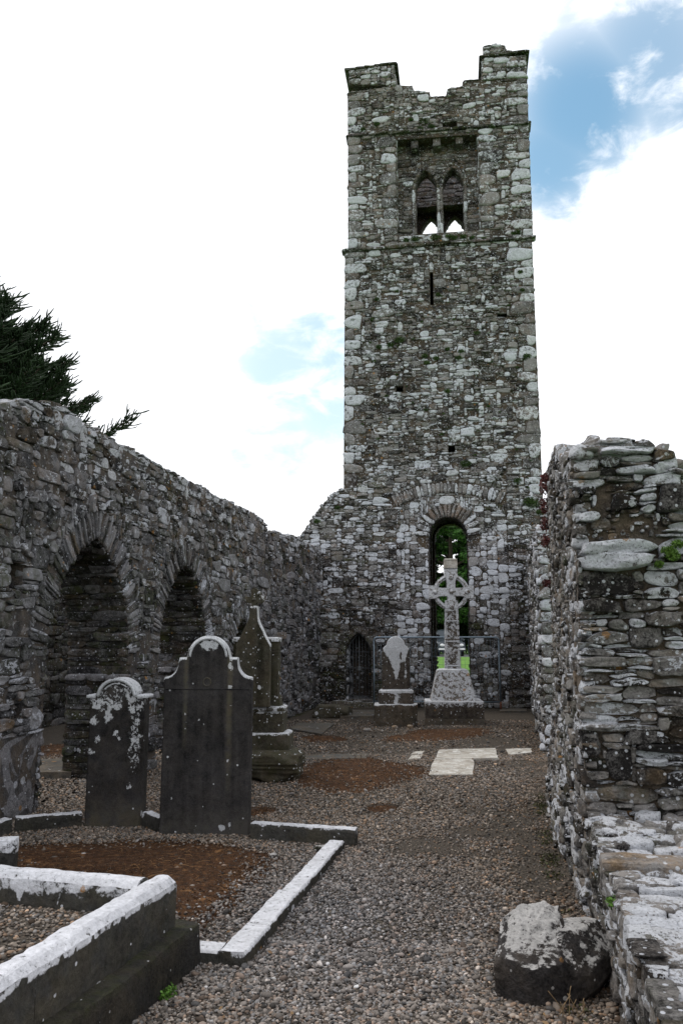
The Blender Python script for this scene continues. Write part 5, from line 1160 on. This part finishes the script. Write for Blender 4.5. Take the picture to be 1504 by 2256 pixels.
# ================================================================== MOSS AND GRAVEL
MOSS = []   # (cx, cy, rx, ry, rot)
def moss(name, pxs, label, zoff=.0, h=.03, mat='moss'):
    P = np.array([G(x, y) for x, y in pxs]); c = P.mean(0); n = 96
    ang = np.arctan2(P[:, 1] - c[1], P[:, 0] - c[0]); rr = np.hypot(*(P - c).T); o = np.argsort(ang); ang, rr = ang[o], rr[o]
    a = np.linspace(-np.pi, np.pi, n, endpoint=False); R = np.interp(a, np.concatenate([ang - 2 * np.pi, ang, ang + 2 * np.pi]), np.concatenate([rr, rr, rr]))
    edge = np.stack([c[0] + np.cos(a) * R, c[1] + np.sin(a) * R, a * 0], 1); R = R * (1 + .16 * fbm(edge, 2.2, 4, 5))
    k = np.linspace(0, 1, 40)[1:]; V = np.stack([c[0] + np.outer(k, np.cos(a) * R), c[1] + np.outer(k, np.sin(a) * R), np.repeat((1 - k[:, None] ** 3), n, 1) * h - .004], -1).reshape(-1, 3)
    V = np.concatenate([V, [[c[0], c[1], h]]]); V[:, 2] += fbm(V * np.array([1, 1, 0]), 5, 4, 3) * .012 + fbm(V * np.array([1, 1, 0]), 22, 3, 9) * .005; V[:, 2] += zoff
    V[-1 - n:-1, 2] = zoff - .01
    i = np.arange(len(k) - 1)[:, None]; j = np.arange(n); jn = (j + 1) % n
    q = np.stack([i * n + j, (i + 1) * n + j, (i + 1) * n + jn, i * n + jn], -1).reshape(-1, 4); t = np.stack([j, jn, np.full(n, len(V) - 1)], 1)
    B = Mesh(); B.add(V, [q, t], 0); ob = B.build(name, M[mat], None, kind='stuff', label=label)
    MOSS.append((c, a, R, zoff)); return ob
moss('moss_patch', [(655, 1735), (650, 1690), (700, 1675), (790, 1664), (850, 1676), (940, 1690), (960, 1702), (900, 1722), (840, 1740), (790, 1752), (720, 1748)], 'big rust-brown moss patch on the gravel')
moss('moss_patch', [(0, 1862), (-120, 1870), (-60, 1915), (180, 1935), (330, 1975), (400, 2035), (445, 2066), (505, 2010), (565, 1960), (615, 1908), (605, 1872), (520, 1858), (400, 1854), (200, 1852)], 'rust-brown moss filling the grave plot', h=.045)
moss('moss_patch', [(830, 1633), (900, 1618), (1000, 1606), (1060, 1604), (1045, 1622), (960, 1632)], 'dark moss streak before the cross')
moss('moss_patch', [(670, 1630), (700, 1620), (760, 1624), (755, 1633), (700, 1636)], 'small moss patch by the left wall', h=.02)
moss('moss_patch', [(540, 1800), (560, 1781), (610, 1783), (600, 1790), (570, 1797)], 'small moss patch behind the tall headstone', h=.02)
moss('moss_patch', [(800, 1782), (860, 1772), (870, 1786), (820, 1792)], 'faint moss patch on the path', h=.012)
moss('moss_patch', [(60, 1668), (80, 1645), (130, 1638), (170, 1652), (150, 1668)], 'moss patch in the aisle', h=.02)
def moss_tufts():
    rq = np.random.default_rng(3); B = Mesh()
    for (c, a, R, zo), n in zip(MOSS, (9000, 14000, 2500, 800, 800, 500, 800)):
        j = rq.integers(0, len(a), n); k = np.sqrt(rq.random(n)) * 1.03; x = c[0] + np.cos(a[j]) * R[j] * k; y = c[1] + np.sin(a[j]) * R[j] * k
        P = np.stack([x, y, x * 0], 1); z = (1 - k ** 3).clip(0) * .032 + .004 + fbm(P, 5, 4, 3) * .012
        d = rq.normal(0, 1, (n, 3)); d[:, 2] = np.abs(d[:, 2]) * .6; d /= np.linalg.norm(d, axis=1)[:, None]; e = np.cross(d, rq.normal(0, 1, (n, 3))); e /= np.linalg.norm(e, axis=1)[:, None]
        L_ = (rq.uniform(.006, .02, n))[:, None]; b = np.stack([x, y, z], 1); V = np.stack([b - e * L_ * .25, b + e * L_ * .25, b + d * L_], 1).reshape(-1, 3)
        w = np.clip(.5 + .9 * fbm(P, 6, 4, 12), 0, 1)[:, None] * rq.random((n, 1)); col = (1 - w) * np.array([.03, .014, .007]) + w * np.array([.26, .13, .05])
        B.add(V, np.arange(n * 3).reshape(n, 3), 0, np.repeat(np.concatenate([col, np.ones((n, 1))], 1), 3, 0), smooth=False)
    B.build('moss_tufts', M['leaf'], None, kind='stuff')
moss_tufts()
def in_moss(x, y):
    "0 outside .. 1 deep inside any moss patch"
    r = np.zeros(len(x))
    for c, a, R, zo in MOSS:
        an = np.arctan2(y - c[1], x - c[0]); d = np.hypot(x - c[0], y - c[1]); Rn = np.interp(an, np.concatenate([a, [np.pi]]), np.concatenate([R, R[:1]]))
        r = np.maximum(r, np.clip((1.08 - d / Rn) / .3, 0, 1))
    return r
def pebbles(B, x, y, z, rad, col, sub, rng):
    V, Fc = ICO[sub]; n = len(x); m = len(V)
    S = V[None] * np.stack([rad * rng.uniform(.8, 1.5, n), rad * rng.uniform(.7, 1.1, n), rad * rng.uniform(.45, .75, n)], 1)[:, None, :]
    S = S * (1 + .18 * rng.normal(0, 1, (n, m, 1)) * (.6 if sub > 1 else 1) * .6)
    a = rng.uniform(0, 2 * np.pi, n); t = rng.normal(0, .35, n); ca, sa, ct, st = np.cos(a), np.sin(a), np.cos(t), np.sin(t)
    X = S[..., 0] * ct[:, None] + S[..., 2] * st[:, None]; Z = -S[..., 0] * st[:, None] + S[..., 2] * ct[:, None]; Y = S[..., 1]
    W = np.stack([X * ca[:, None] - Y * sa[:, None] + x[:, None], X * sa[:, None] + Y * ca[:, None] + y[:, None], Z + z[:, None]], -1).reshape(-1, 3)
    Fa = (Fc[None] + (np.arange(n) * m)[:, None, None]).reshape(-1, 3)
    B.add(W, Fa, 0, np.repeat(np.concatenate([col, np.ones((n, 1))], 1), m, 0))
def pcol(n, x, y, rng):
    P = np.stack([x, y, x * 0], 1); v = np.clip(rng.normal(.165, .085, n) + .04 * fbm(P, .7, 3, 3), .04, .5); v = np.where(rng.random(n) < .04, v * 1.9, v)
    c = np.stack([v * 1.16, v * .97, v * .81], 1); br = rng.random(n) < .22; c[br] *= np.array([1.1, .9, .74]); bl = rng.random(n) < .25; c[bl] *= np.array([.88, .98, 1.12])
    kd = np.hypot(x + .1, (y - 5.3) * .6); blue = np.clip(1.1 - kd / 1.2, 0, 1)[:, None] * .5; c = c * (1 - blue) + blue * (v[:, None] * np.array([1.02, 1.08, 1.22]))
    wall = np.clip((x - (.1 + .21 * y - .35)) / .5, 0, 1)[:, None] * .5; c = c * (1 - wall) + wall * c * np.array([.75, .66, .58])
    return np.clip(c, .01, .75)
rg = np.random.default_rng(5); B = Mesh(); Bn = Mesh()
for (ya, yb, dens, r0, r1, sub) in ((2.6, 4.9, 7600, .0055, .0108, 2), (4.9, 8.2, 5200, .006, .0115, 1), (8.2, 12.5, 2200, .0075, .0135, 1), (12.5, 18, 500, .009, .017, 1)):
    area = (yb - ya) * (yb * .44 * 2 + 2.2); n = int(area * dens); y = rg.uniform(ya, yb, n); x = rg.uniform(-1, 1, n) * (yb * .44 + 1.1)
    keep = (np.abs(x) < y * .44 + 1.0) & (x < 1.23 + .211 * (y - 3.88) + .02) & (x > -3 + .18 * (y - 8.4) - 2.6)
    mo = in_moss(x, y); keep &= rg.random(n) > mo * .93
    P = np.stack([x, y, x * 0], 1); bare = fbm(P, 1.1, 3, 8); keep &= rg.random(n) < np.clip(1.15 - 4.5 * np.clip(bare - .03, 0, 1) * np.clip((x + .2) * 2, 0, 1), .12, 1)
    for q0, q1 in ((C0, d2),):   # not inside the tomb
        rel_ = np.stack([x - C0[0], y - C0[1]], 1); keep &= ~((rel_ @ d1 > -.0) & (rel_ @ d2 > -.0) & (rel_ @ d1 < 3.3))
    x, y = x[keep], y[keep]; n = len(x); rad = rg.uniform(r0, r1, n) * rg.choice([.6, 1, 1.3, 1.9], n, p=[.36, .5, .12, .02])
    z = rad * rg.uniform(.2, .75, n) + in_moss(x, y) * .022
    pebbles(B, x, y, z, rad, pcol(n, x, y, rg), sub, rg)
# inside the tomb
n = 16000; a_ = rg.uniform(wd, 2.2, n); b_ = rg.uniform(wd, TL, n); x = u0[0] + d2[0] * a_ + d1[0] * b_; y = u0[1] + d2[1] * a_ + d1[1] * b_
ok = np.abs(x) < y * .44 + .6; x, y = x[ok], y[ok]; n = len(x); rad = rg.uniform(.005, .011, n) * rg.choice([.8, 1, 1.6], n, p=[.3, .6, .1]); cc = pcol(n, x, y, rg); cc *= np.where(fbm(np.stack([x, y, x * 0], 1), 2.5, 3, 3) > .1, .55, 1.)[:, None]
pebbles(B, x, y, rad * .5 + tb_h + .08, rad, cc, 2, rg)
B.build('gravel', M['pebble'], None, kind='stuff')

# ================================================================== PLANTS
def leaves(B, c, rad, n, size, cols, rng, up=.3, shell=.0):
    "leaf-sized quads scattered through an ellipsoid"
    d = rng.normal(0, 1, (n, 3)); d /= np.linalg.norm(d, axis=1)[:, None]; r = rng.uniform(shell, 1, n) ** (1 / 2.2); P = np.array(c) + d * r[:, None] * np.array(rad)
    a = rng.normal(0, 1, (n, 3)); a[:, 2] += up; a /= np.linalg.norm(a, axis=1)[:, None]; b = np.cross(a, rng.normal(0, 1, (n, 3))); b /= np.linalg.norm(b, axis=1)[:, None]
    s = rng.uniform(.6, 1.3, n)[:, None] * size
    V = np.stack([P - a * s, P + b * s * .5, P + a * s, P - b * s * .5], 1).reshape(-1, 3); q = np.arange(n * 4).reshape(n, 4)
    ci = rng.integers(0, len(cols), n); col = np.array(cols)[ci] * rng.uniform(.6, 1.3, (n, 1)); T = np.repeat(np.concatenate([col, np.ones((n, 1))], 1), 4, 0)
    B.add(V, q, 0, T, smooth=False)
GR = [(.05, .10, .02), (.08, .14, .03), (.03, .06, .015)]
B = Mesh(); rg2 = np.random.default_rng(9)
spots = [(880, 750, .16), (860, 760, .12), (935, 785, .1), (960, 790, .1), (985, 770, .08), (1010, 790, .12), (1015, 775, .1), (1160, 785, .12), (985, 862, .1), (940, 800, .1), (1050, 735, .1), (835, 765, .1), (1025, 1022, .16), (893, 1046, .26), (870, 1043, .14), (940, 1040, .14), (825, 1060, .12), (1140, 1060, .14), (1165, 1108, .22), (1172, 1112, .2), (1098, 1095, .16), (1060, 1090, .12), (1010, 1090, .12), (700, 1150, .1), (745, 1120, .08), (1145, 600, .08), (1150, 640, .08), (830, 660, .08), (965, 650, .08), (820, 705, .08), (1190, 1130, .14),
         (800, 286, .08), (830, 275, .1), (935, 268, .16), (950, 280, .12), (925, 285, .1), (1085, 280, .12), (905, 265, .08), (885, 545, .1), (915, 527, .14), (960, 523, .16), (990, 522, .14), (1040, 525, .1), (1065, 528, .1), (1140, 512, .1), (1130, 515, .08), (895, 530, .1), (1000, 525, .12), (1020, 522, .1)]
for x, y, r in spots:
    u, z = FTw.at(x, y); p = (FT if z < 5.3 else FTw).P(u, z, .04); leaves(B, p, (r, .05, r * .6), int(260 * r / .1), .018, GR, rg2)
for i in range(60):
    u = rg2.uniform(.2, 5.1); z = rg2.uniform(4.5, 12); p = FTw.P(u, z, .02); r = rg2.uniform(.03, .09); leaves(B, p, (r, .03, r * .5), 90, .015, GR, rg2)
for u, z in [(3.0 + .05 * k, 13.05) for k in range(0, 1)] + [(1.6 + .18 * k, 13.07) for k in range(12)]:
    p = FP.P(u, z, .1); leaves(B, p, (.12, .1, .06), 120, .02, GR, rg2)
B.build('tower_weeds', M['leaf'], None, kind='stuff', label='green weeds rooted in the joints and ledges of the tower')
B = Mesh()
for x, y, r in [(1468, 1215, .05), (1478, 1225, .05), (1448, 1245, .03), (1490, 1200, .04)]:
    u, z = FE.at(x, y); leaves(B, FE.P(u, z, .05), (r, .04, r * .7), 260, .010, [(.09, .17, .02), (.12, .22, .04)], rg2)
B.build('wall_fern', M['leaf'], None, label='small bright green fern growing from the broken wall beside the white slabs', category='plant')
B = Mesh()
for s, z, r in [(5.1, 3.35, .12), (5.2, 3.15, .14), (5.25, 2.95, .12), (5.15, 2.75, .10), (5.3, 2.3, .06), (4.6, 3.35, .06)]:
    leaves(B, FR.P(s, z, .05), (.05, .10, r * .8), 260, .016, [(.14, .04, .04), (.1, .03, .03), (.18, .07, .06)], rg2)
B.build('red_wall_plant', M['leaf'], None, label='reddish stonecrop hanging on the far edge of the tall broken wall', category='plant')
B = Mesh(); g = G(348, 2200); leaves(B, (g[0], g[1], .02), (.09, .05, .025), 260, .012, [(.10, .22, .03), (.14, .28, .05)], rg2); g = G(365, 2190); leaves(B, (g[0], g[1], .02), (.05, .05, .02), 120, .012, [(.10, .22, .03)], rg2)
B.build('weed', M['leaf'], None, label='little bright green weed in the gravel at the foot of the tomb plinth', category='plant')
B = Mesh(); leaves(B, FR.P(FR.at(1355, 1925)[0], .50, .0), (.05, .05, .03), 260, .010, [(.08, .18, .02), (.12, .24, .04)], rg2)
B.build('weed', M['leaf'], None, label='tuft of green moss tucked under the brown flagstone of the low wall', category='plant')
B = Mesh(); g = G(1262, 2256)
for i in range(9):
    a = rg2.uniform(0, 6.28); L_ = rg2.uniform(.05, .14); b0 = np.array([g[0] + rg2.normal(0, .03), g[1] + .05 + rg2.normal(0, .03), 0.01]); k = np.linspace(0, 1, 7)[:, None]
    P_ = b0 + k * np.array([math.cos(a) * L_ * .6, math.sin(a) * L_ * .3, L_]) + np.sin(k * 3 + i) * np.array([.015, .01, -.01]); sweep(B, P_, .0016, 4, tint=(.32, .22, .12, 1))
B.build('dry_stems', M['leaf'], None, label='wiry dry brown stems sprouting beside the boulder', category='plant')
B = Mesh()
for i in range(40):
    c_, a0, R0, _ = MOSS[1]; t_ = rg2.uniform(0, 6.28); rr = rg2.uniform(0, .8); j = int(t_ / 6.283 * 95); x0 = c_[0] + math.cos(a0[j]) * R0[j] * rr; y0 = c_[1] + math.sin(a0[j]) * R0[j] * rr; a = rg2.uniform(0, 6.28); L_ = rg2.uniform(.03, .12); k = np.linspace(0, 1, 6)[:, None]
    sweep(B, np.array([x0, y0, .05]) + k * np.array([math.cos(a) * L_, math.sin(a) * L_, 0]) + np.sin(k * 3.1) * np.array([.01, -.01, .012]), .0012, 4, tint=(.36, .2, .09, 1))
B.build('dry_grass', M['leaf'], None, kind='stuff')

B = Mesh(); rl = np.random.default_rng(77); n = 420
yy = rl.uniform(3, 14, n); xx = np.where(rl.random(n) < .5, 1.23 + .211 * (yy - 3.88) - np.abs(rl.normal(0, .25, n)), rl.uniform(-.8, 2.5, n))
a_ = rl.uniform(0, 6.28, n); L_ = rl.uniform(.008, .022, n); b_ = np.stack([xx, yy, rl.uniform(.012, .022, n)], 1); e1 = np.stack([np.cos(a_) * L_, np.sin(a_) * L_, rl.normal(0, .003, n)], 1); e2 = np.stack([-np.sin(a_) * L_ * .45, np.cos(a_) * L_ * .45, rl.normal(0, .003, n)], 1)
V_ = np.stack([b_ - e1, b_ + e2, b_ + e1, b_ - e2], 1).reshape(-1, 3); cl_ = np.array([(.16, .09, .04), (.24, .15, .07), (.08, .05, .03)])[rl.integers(0, 3, n)]
B.add(V_, np.arange(n * 4).reshape(n, 4), 0, np.repeat(np.concatenate([cl_, np.ones((n, 1))], 1), 4, 0), smooth=False); B.build('leaf_litter', M['leaf'], None, kind='stuff')
B = Mesh()
for i in range(90):
    t_ = rl.uniform(0, 1)
    if i % 3 == 0: p_ = FL.P(rl.uniform(5, 15.5), .01, .06)
    elif i % 3 == 1: p_ = FR.P(rl.uniform(0, 5.5), .01, .14 + .06)
    else: p_ = FT.P(rl.uniform(-.2, 5.2), .01, .12)
    leaves(B, p_, (.09, .09, .02), 60, .010, [(.05, .06, .02), (.07, .075, .02), (.04, .035, .015)], rl)
B.build('wall_foot_moss', M['leaf'], None, kind='stuff')

# ------------------------------------------------------------------ monkey puzzle tree
mpz = thing('monkey_puzzle_tree', 'dark monkey puzzle tree rising behind the left nave wall', 'tree')
MC = np.array([-13.2, 24.0, 0]); rt = np.random.default_rng(21)
B = Mesh(); sweep(B, [MC + np.array([0, 0, z]) for z in np.linspace(0, 12.9, 14)], np.linspace(.32, .08, 14), 10); B.build('trunk', M['bark'], mpz)
Bb = Mesh(); Bl = Mesh()
def crown_r(z): return np.interp(z, [7.7, 8.6, 9.0, 10.0, 10.9, 11.6, 12.3, 12.9, 13.4], [5.6, 5.4, 5.3, 4.6, 3.8, 3.1, 2.2, 1.3, .4])
def spiky(B, P, r, rng):
    n = len(P); rr = r * np.linspace(1, .6, n) * np.where(np.arange(n) % 2, 1.25, .75); sweep(B, P, rr, 5)
for z0 in list(np.arange(8.65, 13.2, .22) + rt.uniform(-.08, .08, len(np.arange(8.65, 13.2, .22)))) + [7.45]:
    nb = int(np.clip(crown_r(z0) * 2.9, 7, 15)); ph_ = rt.uniform(0, 6.28)
    for k in range(nb):
        a = ph_ + k * 2 * math.pi / nb + rt.normal(0, .12); L_ = crown_r(z0) * rt.uniform(.82, 1.06)
        if z0 < 8 and k == 0: a, L_ = -.02, 6.9
        d = np.array([math.cos(a), math.sin(a), 0.]); s_ = np.linspace(0, 1, 9)[:, None]
        drp = rt.uniform(.05, .35) * min(L_, 3.) * (1 if z0 < 10 else .3)
        P = MC + np.array([0, 0, z0]) + s_ * L_ * d + np.array([0, 0, 1.]) * (-drp * np.sin(s_ * 2.2) + .55 * s_ ** 3 * L_ * .35)
        sweep(Bb, P, np.linspace(.06, .022, 9), 5)
        nl = int(30 + L_ * 32) if d[0] > -.35 else 10
        for j in range(nl):
            t = rt.uniform(.2, 1.0) ** .6; i0 = min(int(t * 8), 7); f_ = t * 8 - i0; p = P[i0] * (1 - f_) + P[i0 + 1] * f_ + rt.normal(0, .07, 3)
            sd_ = np.array([-d[1], d[0], 0]) * rt.choice([-1, 1]) ; l = rt.uniform(.25, .58) * (1.1 - .2 * t); q = np.linspace(0, 1, 5)[:, None]
            dirv = sd_ * rt.uniform(.4, 1.) + d * rt.uniform(.3, .9) + np.array([0, 0, rt.uniform(-.15, .4)])
            Pl = p + q * l * dirv + q ** 2 * np.array([0, 0, rt.uniform(.15, .5) * l]); spiky(Bl, Pl, rt.uniform(.016, .030), rt)
Bb.build('branches', M['bark'], mpz); Bl.build('foliage', M['needle'], mpz)
place(mpz, MC[0], MC[1])

# the grass rises gently beyond the tower
RISE = .75; ys_ = np.concatenate([np.linspace(28.5, 50, 24), [80, 140, 400]]); xs_ = np.linspace(-90, 110, 12); sm_ = np.clip((ys_ - 28.5) / 20, 0, 1); sm_ = sm_ ** 2 * (3 - 2 * sm_)
YY, XX = np.meshgrid(ys_, xs_, indexing='ij'); ZZ = np.repeat((sm_ * RISE)[:, None], 12, 1) + .002; i_ = np.arange(YY.size).reshape(YY.shape)
B = Mesh(); B.add(np.stack([XX, YY, ZZ], -1).reshape(-1, 3), np.stack([i_[:-1, :-1], i_[:-1, 1:], i_[1:, 1:], i_[1:, :-1]], -1).reshape(-1, 4), 0); B.build('grass_slope', M['grass'], None, kind='structure')
# ------------------------------------------------------------------ trees, hedge and car beyond the tower
def broadleaf(label, c, h, r, seed, cols):
    rng = np.random.default_rng(seed); t = thing('broadleaf_tree', label, 'tree', 'trees behind the tower'); B = Mesh()
    z = np.linspace(0, h * .8, 8); P = np.stack([c[0] + .12 * np.sin(z + seed), c[1] + 0 * z, z], 1); sweep(B, P, np.linspace(.33, .1, 8), 8)
    for k in range(12):
        a = rng.uniform(0, 6.28); z0 = rng.uniform(.25, .7) * h; L_ = r * rng.uniform(.5, .9); s_ = np.linspace(0, 1, 6)[:, None]
        sweep(B, np.array([c[0], c[1], z0]) + s_ * L_ * np.array([math.cos(a), math.sin(a), .5]), np.linspace(.12, .03, 6), 6)
    B.build('trunk', M['bark'], t); B = Mesh()
    for k in range(110):
        a = rng.uniform(0, 6.28); zz = rng.uniform(.22, 1.0); rr = r * math.sqrt(max(.05, 1 - (zz - .55) ** 2 * 3.2)) * rng.uniform(.3, 1); cr = rng.uniform(.45, .85)
        leaves(B, (c[0] + rr * math.cos(a), c[1] + rr * math.sin(a), zz * h), (cr * 1.15, cr * 1.15, cr * .7), 420, .15, cols, rng)
    B.build('crown', M['leaf'], t); place(t, c[0], c[1]); t.location.z = RISE; return t
DG = [(.03, .10, .01), (.06, .17, .02), (.02, .05, .01)]
broadleaf('leafy green tree seen dead centre through the tower arch, its dark trunk above the cross', (8.4, 62), 12.6, 4.2, 3, DG)
broadleaf('leafy tree at the left side of the view through the tower arch', (4.9, 66), 11, 3.6, 4, DG)
broadleaf('tall shady tree filling the gap high behind the others, seen through the tower arch', (9.2, 70), 15.0, 5.5, 8, [(.02, .06, .01), (.03, .09, .015), (.015, .04, .01)])
broadleaf('darker leafy tree at the right side of the view through the tower arch', (12.0, 66), 10.0, 3.6, 5, [(.02, .07, .015), (.03, .1, .02), (.015, .04, .01)])
B = Mesh(); rh = np.random.default_rng(4)
for x in np.arange(-6, 26, .9): leaves(B, (x, 70 + rh.uniform(-.5, .5), 1.9), (1.1, 1.1, 2.3), 1100, .17, [(.012, .03, .008), (.02, .045, .01)], rh)
B.build('hedge', M['leaf'], None, label='dark hedge behind the parked car, seen through the tower arch', category='hedge').location.z = RISE
disc_sheet('car_park', [(-10, 51.5), (24, 51.5), (24, 62), (-10, 62)], RISE + .006, simple('worn_tarmac', (.12, .12, .125), .9))

car = thing('parked_car', 'dark blue-grey car parked facing the tower, glimpsed through the arch behind the cross', 'car')
cc0 = np.array([7.05, 53.0]); FC = Frame(tuple(cc0), -3, 'face')   # u to the right, front towards the camera
B = Mesh()
def carsec(y, pts): return [FC.P(u, z, -y) for u, z in pts]
secs = []
W_ = .88
for (y, zl, zs_, zr, wr) in ((0, .42, .78, .80, .55), (.12, .30, .86, .92, .72), (.9, .28, .98, 1.04, .78), (1.25, .28, 1.0, 1.12, .78), (1.85, .28, 1.02, 1.62, .60), (2.3, .28, 1.03, 1.72, .60), (3.3, .28, 1.03, 1.70, .60), (4.0, .30, 1.0, 1.40, .62), (4.3, .4, .95, 1.0, .6)):
    h = [(-W_ * .94, zl), (-W_, (zl + zs_) / 2), (-W_ * .97, zs_), (-wr, (zs_ + zr) / 2 + (zr - zs_) * .3), (-wr * .85, zr), (-wr * .3, zr + .03)]
    h += [(-u, z) for u, z in reversed(h)]; secs.append([FC.P(u, z, -y) for u, z in h])
V = np.array(secs).reshape(-1, 3); m_ = len(secs[0]); i = np.arange(len(secs) - 1)[:, None]; k = np.arange(m_); kn = (k + 1) % m_
q = np.stack([i * m_ + k, i * m_ + kn, (i + 1) * m_ + kn, (i + 1) * m_ + k], -1).reshape(-1, 4)
cap0 = np.array([[0, k_ + 1, k_] for k_ in range(1, m_ - 1)]); cap1 = np.array([[(len(secs) - 1) * m_, (len(secs) - 1) * m_ + k_, (len(secs) - 1) * m_ + k_ + 1] for k_ in range(1, m_ - 1)])
B.add(V, [q, cap0, cap1], 0); B.build('body', M['car'], car)
B = Mesh(); ws = [(-.66, 1.10), (.66, 1.10), (.53, 1.58), (-.53, 1.58)]; Pw = [FC.P(ws[0][0], 1.12, -1.22), FC.P(ws[1][0], 1.12, -1.22), FC.P(.53, 1.60, -1.80), FC.P(-.53, 1.60, -1.80)]
B.add(np.array(Pw) + np.array([0, -.03, .03]), np.array([[0, 1, 2, 3]]), 0, smooth=False); B.build('windscreen', M['glass'], car)
for s in (-1, 1):
    for yy in (.85, 3.4):
        B = Mesh(); c_ = FC.P(s * .78, .33, -yy); P = [c_ - FC.U * .11, c_ + FC.U * .11]; sweep(B, P, .33, 20); w_ = B.build('wheel', M['rubber'], car)
    B = Mesh(); c_ = FC.P(s * .62, .72, -.02); S = V2 * np.array([.17, .06, .09]); B.add(S + c_, Fc2, 0); B.build('headlight', M['plate'] if s > 0 else M['plate'], car)
    B = Mesh(); c_ = FC.P(s * .98, 1.08, -1.5); S = V2 * np.array([.11, .06, .08]); B.add(S + c_, Fc2, 0); B.build('mirror', M['car'], car)
B = Mesh(); gb(B, FC, -.85, .85, .42, .55, .05, -.1, div=(4, 1, 1), amp=0, tintf=None); B.build('bumper', M['plate'], car)
place(car, *cc0); car.location.z = RISE
